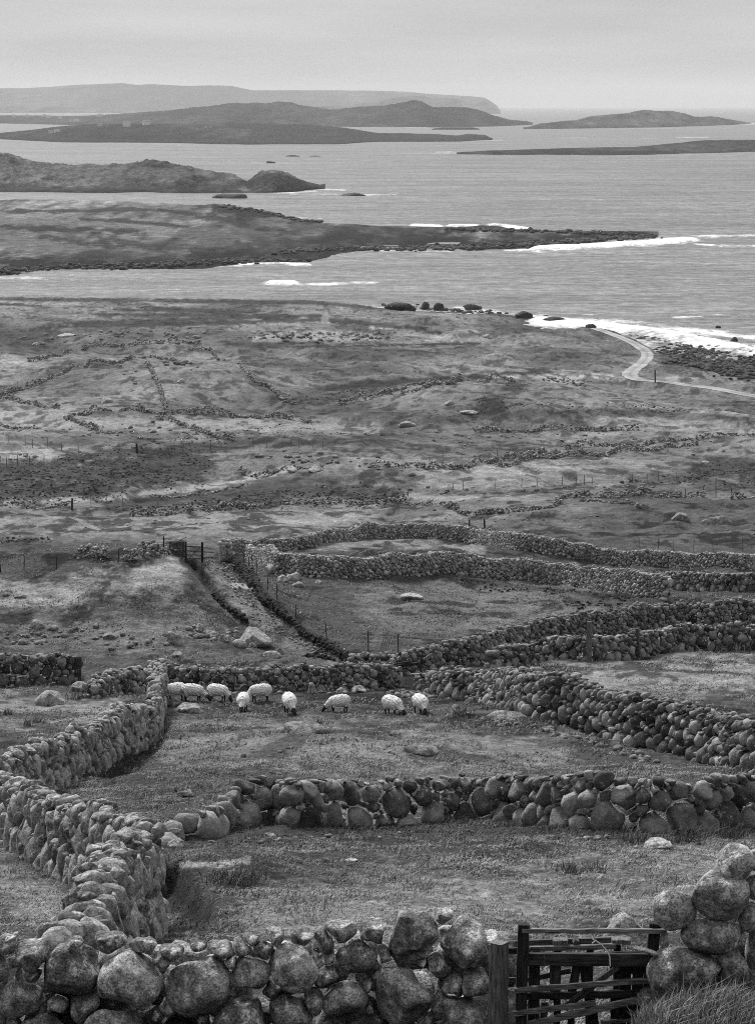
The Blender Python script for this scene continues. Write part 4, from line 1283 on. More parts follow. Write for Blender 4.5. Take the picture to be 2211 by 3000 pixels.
for i, (px, py, rx, rz, lab) in enumerate([
 (505, 427, 50, 8, 'low black reef before the far headland'), (775, 425, 28, 4, 'small black reef off the tip of the headland'), (592, 355, 12, 3, 'nearest of the tiny skerries in mid sea'), (640, 341, 16, 2, 'wider of the tiny skerries in mid sea'), (690, 341.5, 14, 1.2, 'flattest of the tiny skerries in mid sea'), (998, 281, 50, 3.5, 'dark skerry below the hilly island'),
 (1065, 497, 26, 5, 'block of black rock behind the tip of the peninsula'), (1160, 502, 5, 4, 'square black rock on the back of the peninsula')]):
    x, Y = sea_at([px], [py + rz * .8]); x, Y = float(x[0]), float(Y[0])
    u = Y / F / cp
    P, Fc = blob(rx * u, rx * u * .6, rz * u * 2, 490 + i)
    v = P[0] + np.array([x, Y, -rz * u * .2])
    o = mk('skerry', v, Fc, M_shore, attrs={'tone': np.full(len(v), .5)}, origin=(x, Y, 0))
    tag(o, lab, 'rock', 'skerries in the sea')

def scatter(name, xs, ys, rs, seed, mat, sub=1, flat=.7, zf=None, tone=(.3, 1)):
    rg = np.random.default_rng(seed)
    n = len(xs)
    P, Fc = blob(1, 1, 1, seed, sub, 1.2, n)
    P = P * (np.asarray(rs)[:, None, None] * np.array([1, .8, flat]))
    an = rg.uniform(0, 6.28, n); ca, sa = np.cos(an)[:, None], np.sin(an)[:, None]
    W = P.copy()
    W[..., 0] = P[..., 0] * ca - P[..., 1] * sa + np.asarray(xs)[:, None]
    W[..., 1] = P[..., 0] * sa + P[..., 1] * ca + np.asarray(ys)[:, None]
    z = zf if zf is not None else zland(xs, ys)
    W[..., 2] += (z + np.asarray(rs) * flat * .35)[:, None]
    nv = P.shape[1]
    o = mk(name, W.reshape(-1, 3), (Fc[None] + (np.arange(n) * nv)[:, None, None]).reshape(-1, 3), mat,
           attrs={'tone': np.repeat(rg.uniform(*tone, n), nv)})
    tag(o, kind='stuff')
def in_band(pts, hw, n, rg):
    P = np.array(pts, float)
    d = np.linalg.norm(np.diff(P, axis=0), axis=1); s = np.concatenate([[0], np.cumsum(d)])
    q = rg.uniform(0, s[-1], n)
    return np.interp(q, s, P[:, 0]) + rg.normal(size=n) * hw, np.interp(q, s, P[:, 1]) + rg.normal(size=n) * hw * .45
rg = np.random.default_rng(91)
qx, qy, qr = [], [], []
for pts, hw, n, r in [([(40, 745), (220, 735), (440, 735)], 16, 60, 1.0), ([(560, 735), (690, 740), (860, 735)], 14, 120, .9), ([(0, 940), (250, 945), (480, 950)], 22, 80, .5), ([(360, 790), (440, 800)], 12, 30, .8),
                      ([(270, 810), (290, 850)], 14, 20, .5), ([(560, 1000), (760, 1010), (900, 1030)], 18, 50, .5), ([(900, 960), (1250, 950), (1600, 985)], 24, 70, .45), ([(30, 1000), (90, 1000)], 8, 10, .4),
                      ([(900, 1130), (1300, 1140), (1640, 1160)], 20, 60, .22), ([(200, 1150), (600, 1145)], 18, 25, .22), ([(490, 1240), (520, 1270), (560, 1330)], 12, 160, .16), ([(560, 1340), (620, 1390), (740, 1440)], 12, 220, .13),
                      ([(20, 1400), (200, 1390), (350, 1410)], 26, 70, .3), ([(420, 1385), (520, 1400)], 16, 40, .28), ([(380, 1520), (640, 1515), (900, 1515)], 8, 120, .17), ([(880, 1520), (960, 1525)], 10, 90, .2),
                      ([(980, 1560), (1200, 1600), (1450, 1672)], 9, 70, .22), ([(420, 1640), (1200, 1660)], 30, 30, .14), ([(400, 1850), (900, 1825), (1600, 1845)], 7, 60, .12), ([(840, 1080), (1400, 1065)], 14, 50, .35), ([(1200, 830), (1280, 840)], 6, 60, .5)]:
    a, b = in_band(pts, hw, n, rg)
    h_ = hit(a, b)
    qx.append(h_[:, 0]); qy.append(h_[:, 1]); qr.append(r * rg.uniform(.35, 1.0, n) ** 1.5 * 1.15)
scatter('scattered_stones', np.concatenate(qx), np.concatenate(qy), np.concatenate(qr), 95, M_rock, 2, .6, tone=(0, .55))
# dark rocks along the rocky shores
sx, sy, sr, sz = [], [], [], []
for pts, hw, n, r in [([(1340, 719), (1420, 738), (1500, 757), (1600, 787), (1680, 812)], 13, 900, 1.3), ([(1440, 770), (1540, 795), (1680, 825)], 18, 900, 1.3), ([(1480, 735), (1600, 765), (1660, 775)], 8, 60, 2.0), ([(840, 668), (1000, 680), (1130, 690), (1300, 716)], 5, 160, 1.6)]:
    a, b = in_band(pts, hw, n, rg)
    h_ = hit(a, b)
    rd = np.sqrt(((h_[:, None, :] - ROADP[0][None, ::2]) ** 2).sum(-1)).min(1)
    a, b, h_ = a[rd > 7], b[rd > 7], h_[rd > 7]; n = len(a)
    X, Y = sea_at(a, b)
    k = (Y < h_[:, 1]) | (h_[:, 1] > 1000)
    x = np.where(k, X, h_[:, 0]); y = np.where(k, Y, h_[:, 1])
    sx.append(x); sy.append(y); sr.append(r * rg.uniform(.3, 1, n) ** 1.8); sz.append(np.maximum(zland(x, y), -.2))
def isl_pts(pts, hw, n, r):
    a, b = in_band(pts, hw, n, rg)
    for qa, qb in zip(a, b):
        x, y, z = on_island('peninsula', qa, qb)
        sx.append([x + rg.normal() * 2]); sy.append([y + rg.normal() * 6]); sz.append([z]); sr.append([r * rg.uniform(.3, 1) ** 1.6])
isl_pts([(900, 545), (1100, 540), (1300, 526), (1430, 519)], 5, 620, 2.3)
isl_pts([(980, 503), (1150, 506), (1400, 515)], 2.5, 200, 2.6)
isl_pts([(0, 596), (150, 585), (300, 583), (520, 572), (660, 572)], 6, 600, 2.0)
isl_pts([(600, 556), (640, 552), (760, 545), (900, 547)], 3, 220, 2.0)
isl_pts([(480, 452), (580, 466), (700, 481)], 4, 220, 2.6)
scatter('shore_rocks', np.concatenate(sx), np.concatenate(sy), np.concatenate(sr), 96, M_shore, 2, .5, zf=np.concatenate(sz), tone=(0, .9))

# ---------------------------------------------------------------- far cottages
def box(x0, x1, y0, y1, z0_, z1):
    v = [(x0, y0, z0_), (x1, y0, z0_), (x1, y1, z0_), (x0, y1, z0_), (x0, y0, z1), (x1, y0, z1), (x1, y1, z1), (x0, y1, z1)]
    f = [[0, 3, 2, 1], [4, 5, 6, 7], [0, 1, 5, 4], [1, 2, 6, 5], [2, 3, 7, 6], [3, 0, 4, 7]]
    return np.array(v, float), np.array(f, np.int32)
def join(parts):
    V, Fq, n = [], [], 0
    for v, f in parts:
        V.append(np.asarray(v, float)); Fq.append(np.asarray(f, np.int32) + n); n += len(v)
    byn = {}
    for f in Fq: byn.setdefault(f.shape[1], []).append(f)
    return np.vstack(V), [np.vstack(a) for a in byn.values()]
def cottage(isl, px, py, wpx, rot, label, storeys=1):
    x, y, z = on_island(isl, px, py + (2.5 if isl == 'hilly_island' else 1))
    u = y / F / cp
    L = wpx * u * 1.02; D = min(L * .5, 9.5); hh = L * (.4 if storeys == 1 else .55); rf = D * .3
    root = empty('cottage', (x, y, z))
    tag(root, label, 'cottage', 'white cottages on the far islands')
    ca, sa = math.cos(rot), math.sin(rot)
    def T(v):
        v = np.asarray(v, float)
        return np.stack([v[:, 0] * ca - v[:, 1] * sa + x, v[:, 0] * sa + v[:, 1] * ca + y, v[:, 2] + z], 1)
    v, f = box(-L / 2, L / 2, -D / 2, D / 2, -3, hh)
    g = np.array([(-L / 2, -D / 2, hh), (-L / 2, D / 2, hh), (-L / 2, 0, hh + rf), (L / 2, -D / 2, hh), (L / 2, D / 2, hh), (L / 2, 0, hh + rf)])
    gf = np.array([[0, 2, 1], [3, 4, 5]])
    vv, ff = join([(v, f), (g, gf)])
    on = dict(parent=root, smooth=False)
    mk('wall', T(vv), ff, M_white, attrs={'tone': np.full(len(vv), .8)}, **on)
    e = .35
    rv = np.array([(-L / 2 - e, -D / 2 - e, hh - .2), (L / 2 + e, -D / 2 - e, hh - .2), (L / 2 + e, 0, hh + rf + .15), (-L / 2 - e, 0, hh + rf + .15), (-L / 2 - e, D / 2 + e, hh - .2), (L / 2 + e, D / 2 + e, hh - .2)])
    rv = np.vstack([rv, rv + np.array([0, 0, .3])])
    rfc = np.array([[6, 7, 8, 9], [9, 8, 11, 10], [0, 3, 2, 1], [3, 4, 5, 2], [0, 1, 7, 6], [4, 10, 11, 5]])
    roof = mk('roof', T(rv), rfc, M_slate, attrs={'tone': np.full(len(rv), .5)}, **on)
    for sx_ in (-1, 1):
        cv, cf = box(sx_ * (L / 2 - .7) - .6, sx_ * (L / 2 - .7) + .6, -.5, .5, hh + rf - .6, hh + rf + 1.6)
        mk('chimney', T(cv), cf, M_white, parent=roof, attrs={'tone': np.full(8, .6)}, smooth=False, origin=T(cv).mean(0)).location = T(cv).mean(0) - np.array([x, y, z])
    for q in (-.28, .28):
        wv, wf = box(q * L - .45, q * L + .45, -D / 2 - .12, -D / 2 + .1, 1.0, 2.2)
        mk('window', T(wv), wf, M_glass, attrs={'tone': np.full(8, .5)}, **on)
for a in [('settled_island', 126, 288, 11, .5, 'white cottage nearest the left shore of the settled island, gable turned'), ('settled_island', 112, 291, 10, .1, 'low white outbuilding beside the nearest cottage'),
          ('settled_island', 219, 275, 9, .2, 'white cottage on the crest of the settled island, left'), ('settled_island', 233, 281, 14, -.1, 'long low white house just below the crest'), ('settled_island', 277, 276, 15, .15, 'tall white house standing alone between the two clusters', 2),
          ('settled_island', 321, 273.5, 14, .3, 'upper big white house of the right cluster', 2), ('settled_island', 317, 281, 15, -.2, 'lower long white house of the right cluster'), ('settled_island', 333, 272.5, 6, 0, 'small white shed right of the upper big house'),
          ('settled_island', 451, 278, 6, .1, 'tiny pale house far right on the settled island'), ('settled_island', 462, 277.5, 5, 0, 'tinier pale hut at the right end of the settled island'),
          ('hilly_island', 108, 256, 11, .1, 'white house low on the distant left strip'), ('hilly_island', 131, 258, 9, -.2, 'white house right of the lone distant one'), ('hilly_island', 168, 264, 11, 0, 'white house nearest the water on the distant strip'),
          ('hilly_island', 218, 253, 11, .2, 'white house on the skyline of the distant strip, right'), ('hilly_island', 60, 253, 8, 0, 'white house on the skyline of the distant strip, left'), ('hilly_island', 97, 252.5, 8, .3, 'dark roofed house on the skyline of the distant strip'), ('hilly_island', 31, 253, 8, .1, 'far left white house on the distant strip'), ('hilly_island', 155, 264, 5, .1, 'small white outhouse by the water on the distant strip')]:
    cottage(*a)
# ---------------------------------------------------------------- timber
def beam(p, q, w, h, seed=0, up=(0, 0, 1), n=10, wob=.002, taper=1.0):
    """a rough sawn timber from p to q, chamfered section w x h"""
    rg = np.random.default_rng(seed)
    p = np.array(p, float); q = np.array(q, float)
    t = q - p; L = np.linalg.norm(t); t /= L
    up = np.array(up, float)
    if abs(up @ t) > .95: up = np.array((0, 1., 0))
    s = np.cross(t, up); s /= np.linalg.norm(s); u = np.cross(s, t)
    c = .18
    sec = np.array([(-1 + c, -1), (1 - c, -1), (1, -1 + c), (1, 1 - c), (1 - c, 1), (-1 + c, 1), (-1, 1 - c), (-1, -1 + c)]) * .5
    V = []
    for i in range(n + 1):
        f = i / n
        k = 1 + (taper - 1) * f
        o = rg.normal(size=2) * wob
        jit = rg.normal(size=(8, 2)) * wob * .5
        for (a, b), (ja, jb) in zip(sec, jit):
            V.append(p + t * L * f + s * (a * w * k + o[0] + ja) + u * (b * h * k + o[1] + jb))
    Fq = []
    for i in range(n):
        for j in range(8):
            Fq.append([i * 8 + j, i * 8 + (j + 1) % 8, (i + 1) * 8 + (j + 1) % 8, (i + 1) * 8 + j])
    V += [p, q]
    Ft = [[len(V) - 2, (j + 1) % 8, j] for j in range(8)] + [[len(V) - 1, n * 8 + j, n * 8 + (j + 1) % 8] for j in range(8)]
    return np.array(V), [np.array(Fq, np.int32), np.array(Ft, np.int32)]
def part(name, vf, mat, parent, tone):
    v, f = vf
    return mk(name, v, f, mat, parent, {'tone': np.full(len(v), tone)}, smooth=False, origin=v.mean(0))
def tube(pts, r, seg=5):
    P = np.array(pts, float); n = len(P)
    V = []
    for i in range(n):
        t = P[min(i + 1, n - 1)] - P[max(i - 1, 0)]; t /= np.linalg.norm(t) + 1e-9
        s = np.cross(t, (0.3, 0.2, 1.0)); s /= np.linalg.norm(s) + 1e-9; u = np.cross(t, s)
        rr = r if np.isscalar(r) else r[i]
        for j in range(seg):
            a = 2 * math.pi * j / seg
            V.append(P[i] + rr * (math.cos(a) * s + math.sin(a) * u))
    Fq = [[i * seg + j, i * seg + (j + 1) % seg, (i + 1) * seg + (j + 1) % seg, (i + 1) * seg + j] for i in range(n - 1) for j in range(seg)]
    return np.array(V), np.array(Fq, np.int32)
def at(px, py, Y):
    a, b = ray(px, py)
    return np.array([float(a) * Y, Y, H + float(b) * Y])
def gc(cx_, cy_, Y):           # reading of the gate close-up
    return at(cx_ * .2714 + 1046.1, cy_ * .2714 + 1980.1, Y)
GY = 28.0
u_ = .2714 * GY / F / cp       # metres per close-up unit
# gate post
top = gc(165, 318, GY); bot = top.copy(); bot[2] = float(zland(top[0], top[1])) - .2
pr = empty('gate_post', (bot[0], bot[1], bot[2] + .2))
tag(pr, 'squared grey timber gate post with split top, left of the broken gate', 'post', None, 'thing')
ang = .62
v, f = beam(bot, top, .165, .165, 5, up=(math.sin(ang), math.cos(ang), 0), n=14, wob=.004)
part('shaft', (v, f), M_wood, pr, .7)
v, f = beam(top + np.array([0.004, 0, .002]), top + np.array([.004, 0, .018]), .155, .155, 6, up=(math.sin(ang), math.cos(ang), 0), n=2, wob=.004)
part('cap', (v, f), M_wood, pr, 1.0)
hk = [gc(35, 430, GY + .05), gc(55, 470, GY + .05), gc(75, 485, GY + .05), gc(110, 470, GY + .05)]
v, f = tube(hk, .006); part('hook', (v, f), M_black, pr, .8)

gr = empty('timber_gate', (gc(900, 950, GY)[0], GY, float(zland(gc(900, 950, GY)[0], GY))))
tag(gr, 'broken weathered timber gate of crooked rails between boulder wall and boulder pile', 'gate')
def rail(a, b, hc_, tone, name='rail', d=.045, dy=0.0, seed=1, dy2=None):
    p = gc(a[0], a[1], GY + dy); q = gc(b[0], b[1], GY + (dy if dy2 is None else dy2))
    return part(name, beam(p, q, d, hc_ * u_, seed, n=14), M_woodh, gr, tone)
rail((352, 213), (1512, 214), 38, 1.0, seed=11, dy=-.03)
rail((322, 440), (1440, 445), 105, .16, seed=12, d=.07, dy=.02)
rail((290, 692), (1400, 612), 46, .62, seed=13, dy=-.05)
rail((380, 740), (1350, 720), 60, .08, seed=14, dy=.05)
rail((272, 884), (945, 796), 44, .62, seed=15, dy=-.06)
rail((395, 975), (1400, 745), 56, .62, seed=16, dy=-.08)
rail((990, 950), (1320, 930), 28, .4, seed=17, dy=-.02)
rail((235, 375), (420, 372), 52, .2, seed=18, dy=.1)
def upright(a, b, wc, tone, name='slat', dy=.06, d=.03, seed=30):
    p = gc(a[0], a[1], GY + dy); q = gc(b[0], b[1], GY + dy)
    return part(name, beam(p, q, d, wc * u_, seed, up=(1, 0, 0), n=10), M_wood, gr, tone)
upright((368, 158), (335, 1130), 92, .08, 'stile', .0, .1, 31)
upright((1428, 150), (1330, 1130), 95, .07, 'stile', .05, .09, 32)
for k, (a, b, wc, tn) in enumerate([((455, 470), (440, 1130), 92, .12), ((620, 470), (618, 770), 86, .22), ((800, 470), (745, 760), 72, .12), ((850, 470), (960, 1130), 88, .05), ((1105, 690), (1095, 1130), 78, .06),
                                    ((1180, 470), (1190, 1130), 100, .04), ((1290, 470), (1270, 1130), 90, .06), ((535, 790), (520, 1130), 60, .3), ((745, 890), (750, 1130), 60, .06)]):
    upright(a, b, wc, tn, seed=40 + k, dy=.09 + .015 * (k % 3))
part('brace', beam(gc(1130, 500, GY + .03), gc(700, 840, GY + .03), .03, 46 * u_, 51), M_wood, gr, .3)
part('brace', beam(gc(860, 690, GY - .02), gc(700, 815, GY - .02), .02, 26 * u_, 52), M_wood, gr, .22)
part('board', beam(gc(1255, 347, GY - .05), gc(1475, 412, GY - .16), .11, 16 * u_, 53), M_wood, gr, 1.0)
part('board', beam(gc(1060, 470, GY + .12), gc(1440, 470, GY + .12), .03, 190 * u_, 54), M_wood, gr, .03)
tw = [gc(912, 262, GY - .06), gc(935, 288, GY - .08), gc(985, 315, GY - .1), gc(1030, 365, GY - .1), gc(1060, 420, GY - .1), gc(1064, 500, GY - .1)]
part('twine', tube(tw, .006), M_white, gr, .2)
part('twine', tube([gc(915, 255, GY - .06), gc(925, 285, GY - .09), gc(950, 290, GY - .06), gc(918, 315, GY - .06)], .006), M_white, gr, .2)
part('wire', tube([gc(525, 395, GY - .03), gc(538, 440, GY - .05), gc(530, 510, GY - .04)], .004), M_wire, gr, .9)
part('wire', tube([gc(1475, 425, GY - .15), gc(1525, 520, GY - .15), gc(1555, 620, GY - .15), gc(1585, 720, GY - .15)], .005), M_wire, gr, 1.0)

# hurdle laid against the back of the gate
hr = empty('wooden_hurdle', (gc(800, 320, GY + .4)[0], GY + .4, float(zland(gc(800, 320, GY)[0], GY + .4))))
tag(hr, 'pallet like wooden hurdle with pale cross blocks leaning behind the broken gate', 'hurdle')
def hp(name, a, b, dy, d, hc_, tone, seed):
    part(name, beam(gc(a[0], a[1], GY + dy), gc(b[0], b[1], GY + dy), d, hc_ * u_, seed, n=8), M_woodh, hr, tone)
hp('board', (95, 312), (1195, 262), .42, .025, 20, .95, 61)
hp('board', (300, 320), (1180, 292), .40, .03, 62, .34, 62)
hp('rail', (415, 360), (1110, 335), .26, .05, 42, .75, 63)
for a, b, tn in [((600, 312), (720, 308), .8), ((1075, 306), (1225, 306), .9), ((770, 300), (800, 318), .4)]:
    part('block', beam(gc(a[0], a[1] - 14, GY + .33), gc(b[0], b[1] - 14, GY + .33), .14, 44 * u_, 64 + a[0]), M_wood, hr, tn)
for xx in (470, 640, 900, 1120):
    part('leg', beam(gc(xx, 330, GY + .36), gc(xx - 10, 1130, GY + .40), .03, 60 * u_, 70 + xx, up=(1, 0, 0)), M_wood, hr, .1)
hp('rail', (-60, 640), (300, 610), .45, .03, 48, .3, 66)
hp('rail', (380, 610), (745, 535), .45, .03, 44, .3, 67)
hp('rail', (20, 690), (290, 650), .45, .03, 26, .15, 68)

# ---------------------------------------------------------------- boulder pile closing the gateway
def zc(cx_, cy_, Y): return at(cx_ * .2085 + 1307.6, cy_ * .2085 + 1830.6, Y)
u2 = .2085 * GY / F / cp
px0 = zc(1200, 1500, 27.9)
pr = empty('stone_wall', (px0[0], 27.9, float(zland(px0[0], 27.9))))
tag(pr, 'towering pile of huge round boulders beside the gate at the right edge', 'wall', 'dry stone field walls', 'thing')
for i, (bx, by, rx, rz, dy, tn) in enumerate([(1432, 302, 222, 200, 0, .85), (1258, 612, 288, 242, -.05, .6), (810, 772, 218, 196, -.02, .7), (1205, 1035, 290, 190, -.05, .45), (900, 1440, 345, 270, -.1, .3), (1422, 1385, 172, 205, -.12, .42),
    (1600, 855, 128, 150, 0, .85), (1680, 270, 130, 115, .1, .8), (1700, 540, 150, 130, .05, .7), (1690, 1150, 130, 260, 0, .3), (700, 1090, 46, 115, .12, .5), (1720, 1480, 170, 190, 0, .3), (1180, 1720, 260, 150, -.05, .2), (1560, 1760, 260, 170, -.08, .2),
    (620, 1720, 230, 140, 0, .2), (1950, 400, 190, 180, .05, .6), (1960, 760, 200, 190, 0, .6), (1960, 1150, 210, 210, 0, .4), (1990, 1560, 240, 220, 0, .4), (2330, 560, 230, 210, 0, .6), (2340, 980, 240, 220, 0, .5), (2350, 1420, 250, 240, 0, .4), (1500, 860, 140, 140, .45, .3), (1150, 1250, 220, 160, .4, .25), (1380, 1120, 200, 200, .5, .3), (1050, 1800, 260, 200, .2, .2), (1350, 1640, 240, 170, .35, .2), (1560, 1250, 180, 180, .5, .25), (1450, 470, 150, 130, .5, .4), (1600, 1500, 200, 200, .5, .2), (1100, 830, 150, 110, .5, .4), (760, 1500, 200, 180, .3, .2)]):  # entries set furthest back are dark stones added to fill the gaps
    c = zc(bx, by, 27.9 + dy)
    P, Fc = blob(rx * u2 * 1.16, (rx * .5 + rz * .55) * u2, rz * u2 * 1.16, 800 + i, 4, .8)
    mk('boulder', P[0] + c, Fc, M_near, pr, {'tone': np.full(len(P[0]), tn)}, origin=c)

# the squared off end of the foreground wall beside the gate post
for i, (bx, by, rx, rz, Yq, tn) in enumerate([(1012, 2078, 34, 38, 28.45, .55), (1036, 2150, 32, 46, 28.4, .4), (1018, 2232, 48, 46, 28.35, .5)]):
    c = at(bx, by, Yq); k_ = Yq / F / cp
    P, Fc = blob(rx * k_, .3, rz * k_, 880 + i, 4, 1.1)
    mk('boulder', P[0] + c, Fc, M_near, W1, {'tone': np.full(len(P[0]), tn)}, origin=c)

# ---------------------------------------------------------------- fences
def post_vf(base, hgt, r, rg, lean=.05):
    t = np.array([rg.normal() * lean, rg.normal() * lean, 1.0])
    return tube([base + t * (-.25), base + t * hgt * .3, base + t * hgt * .7, base + t * (hgt - .01), base + t * hgt], [r, r, r * .95, r * .9, r * .2], 7)
def fence(pts, hgt, r, label, seed, wires=2, tone=.5, cat='fence', heights=None):
    rg = np.random.default_rng(seed)
    P = hit([p[0] for p in pts], [p[1] for p in pts])
    B = np.concatenate([P, zland(P[:, 0], P[:, 1])[:, None]], 1)
    m = B[len(B) // 2]
    root = empty('wire_fence', m)
    tag(root, label, cat, 'wire fences on the hillside', 'thing')
    for i, b in enumerate(B):
        h_ = hgt * rg.uniform(.85, 1.12) if heights is None else heights[i]
        v, f = post_vf(b, h_, r * rg.uniform(.55, .85), rg)
        mk('post', v, f, M_wood, root, {'tone': np.full(len(v), np.clip(tone + rg.normal() * .15, 0, 1))}, origin=b)
    for k in range(wires):
        pts_ = []
        for a, b in zip(B[:-1], B[1:]):
            for t in np.linspace(0, 1, 6)[:-1]:
                q = a * (1 - t) + b * t
                q[2] += hgt * (.45 + .42 * k) - .06 * math.sin(math.pi * t)
                pts_.append(q)
        pts_.append(B[-1] + np.array([0, 0, hgt * (.45 + .42 * k)]))
        v, f = tube(pts_, max(.004, m[1] * .00003), 4)
        mk('wire', v, f, M_wire, root, {'tone': np.full(len(v), .4)}, origin=m)
fence([(533, 1235), (545, 1240), (553, 1249), (563, 1262), (585, 1296), (607, 1320), (648, 1360), (715, 1398), (806, 1426)], 1.25, .05, 'wire fence on dark thin posts along the ditch beside the lane', 1, 2, .12)
fence([(382, 992), (400, 995), (417, 992), (462, 988), (484, 986), (555, 983), (584, 981), (637, 981), (655, 982), (685, 981), (707, 983)], 1.7, .07, 'row of pale posts across the dark bog in mid moor', 2, 0, .9)
fence([(20, 971), (56, 973), (72, 980), (105, 982), (135, 987), (172, 991)], 1.5, .07, 'row of pale posts slanting over the bog at the left edge', 3, 0, .8)
fence([(0, 1022), (15, 1022), (39, 1021), (65, 1020), (97, 1020)], 1.5, .07, 'few pale posts under the bright patch at the left edge', 4, 0, .8)
fence([(160, 1115), (200, 1110), (235, 1110), (270, 1112), (345, 1112), (452, 1107), (540, 1100), (621, 1095)], 1.2, .06, 'row of posts along the pale moorland track', 5, 0, .6)
fence([(826, 1088), (860, 1084), (893, 1088), (990, 1076), (1013, 1073), (1083, 1070), (1141, 1067), (1175, 1065), (1230, 1063), (1260, 1062), (1278, 1061), (1295, 1060), (1383, 1057), (1415, 1056), (1440, 1052), (1479, 1051)], 1.3, .055, 'longest row of posts, crossing the right moor', 6, 1, .6)
fence([(940, 1015), (968, 1012), (1010, 1010), (1088, 1005), (1115, 1004), (1139, 1002), (1168, 997)], 1.4, .06, 'short row of posts beside the walled track', 7, 0, .7)
fence([(2, 1253), (53, 1249), (124, 1247), (259, 1233)], 1.0, .045, 'thin dark posts on the grass behind the knoll at left', 8, 1, .15)
fence([(1400, 1206), (1440, 1208), (1473, 1212), (1516, 1210), (1560, 1208), (1625, 1208)], 1.3, .04, 'row of posts behind the outer curving wall at right', 9, 0, .6)
fence([(1500, 1086), (1538, 1086), (1566, 1088), (1600, 1093)], 1.4, .07, 'dark uneven posts among stones at right, one much taller', 10, 0, .08, heights=[.9, 1.2, 2.4, 1.4])
# single posts
def single(px, py, hgt, r, label, seed, tone=.4, lean=.05, wc=None):
    rg = np.random.default_rng(seed)
    p = hit([px], [py])[0]; b = np.array([p[0], p[1], float(zland(*p))])
    root = empty('fence_post', b)
    tag(root, label, 'post', 'single posts by the walls', 'thing')
    t = np.array([rg.normal() * lean, rg.normal() * lean, 1.0])
    part('shaft', beam(b - t * .2, b + t * hgt, r * 2, r * 2, seed, up=(.5, 1, 0), n=6, wob=.004), M_wood, root, tone)
    part('wire', tube([b + t * hgt * .75 + np.array([-r * 1.2, -r * 1.2, 0]), b + t * hgt * .75 + np.array([r * 1.2, -r * 1.2, 0.01]), b + t * hgt * .75 + np.array([r * 1.2, r * 1.2, 0]), b + t * hgt * .75 + np.array([-r * 1.2, r * 1.2, 0.01]), b + t * hgt * .75 + np.array([-r * 1.2, -r * 1.2, 0])], .008), M_wire, root, .4)
single(1288, 1450, 2.35, .12, 'thickest grey post standing before the lane wall', 21, .75, .01)
single(1398, 1440, 1.75, .09, 'shorter grey post right of the thickest one', 22, .5, .06)
single(1558, 1420, 1.4, .06, 'upright thin post near the scrub by the lane wall', 23, .3, .02)
single(1576, 1417, 1.3, .06, 'thin post leaning against the scrub by the lane wall', 24, .5, .2)
single(1017, 1452, 1.2, .06, 'dark stake wedged where the lane walls meet', 25, .05, .03)
single(1061, 1168, 1.5, .07, 'dark stake rising over the outer curving wall', 26, .05, .03)
single(1026, 1165, 1.3, .06, 'shorter stake rising over the outer curving wall', 27, .1, .03)
single(1433, 838, 3.0, .14, 'lone post by the fork of the coast road', 28, .1, .02)
single(300, 993, 1.5, .13, 'dark stump of a post in the bog', 29, .05, .02)
single(158, 1118, 1.4, .1, 'stout post at the left end of the track', 30, .2, .03)
# timber upright closing the short wall at the left edge
p = hit([171], [1498])[0]; b = np.array([p[0], p[1], float(zland(*p))])
root = empty('timber_jamb', b); tag(root, 'dark plank jamb closing the end of the short wall', 'jamb', None, 'thing')
for k in range(3):
    part('plank', beam(b + np.array([-.12 + .12 * k, .05 * k, -.1]), b + np.array([-.12 + .12 * k, .05 * k, 1.5]), .05, .11, 90 + k, up=(1, 0, 0)), M_wood, root, .12 + .08 * k)

# ---------------------------------------------------------------- small field gate on the knoll and its stone pier
fx0 = hit([407], [1231])[0]; fx1 = hit([443], [1231])[0]
z_ = float(zland(*fx0)); z2 = float(zland(*fx1))
root = empty('field_gate', (fx0[0], fx0[1], z_)); tag(root, 'small dark barred field gate at the top of the lane', 'gate')
A = np.array([fx0[0], fx0[1], z_]); B = np.array([fx1[0], fx1[1], z2])
for q, nm in ((A, 'post'), (B, 'post')):
    part(nm, beam(q - np.array([0, 0, .2]), q + np.array([0, 0, 1.35]), .14, .14, 5, up=(0, 1, 0)), M_wood, root, .05)
for k, hz in enumerate((.25, .5, .75, 1.05)):
    part('rail', beam(A + np.array([.1, -.05, hz]), B + np.array([-.1, -.05, hz]), .04, .06, 9 + k), M_wood, root, .08)
part('brace', beam(A + np.array([.15, -.09, .2]), B + np.array([-.15, -.09, 1.05]), .04, .06, 19), M_wood, root, .08)
fx2 = hit([468], [1232])[0]; Cc = np.array([fx2[0], fx2[1], float(zland(*fx2))])
for k, hz in enumerate((.35, .7)):
    part('rail', beam(B + np.array([.1, -.02, hz]), Cc + np.array([0, 0, hz]), .04, .06, 29 + k), M_wood, root, .1)
bx = hit([384], [1222])[0]; b = np.array([bx[0], bx[1] + 2.0, float(zland(bx[0], bx[1] + 2.0))])
root = empty('timber_hoarding', b); tag(root, 'small timber panel with a diagonal stick behind the mossy wall end', 'panel', None, 'thing')
for k in range(5):
    part('board', beam(b + np.array([-.45 + .2 * k, 0, -.1]), b + np.array([-.45 + .2 * k, 0, .95]), .04, .19, 50 + k, up=(1, 0, 0)), M_wood, root, .35 + .1 * (k % 2))
part('stick', beam(b + np.array([-.55, -.1, .7]), b + np.array([.6, -.1, 1.25]), .05, .05, 57), M_wood, root, .95)
part('post', beam(b + np.array([-.9, 0, -.1]), b + np.array([-.9, 0, 1.3]), .08, .08, 58), M_wood, root, .1)
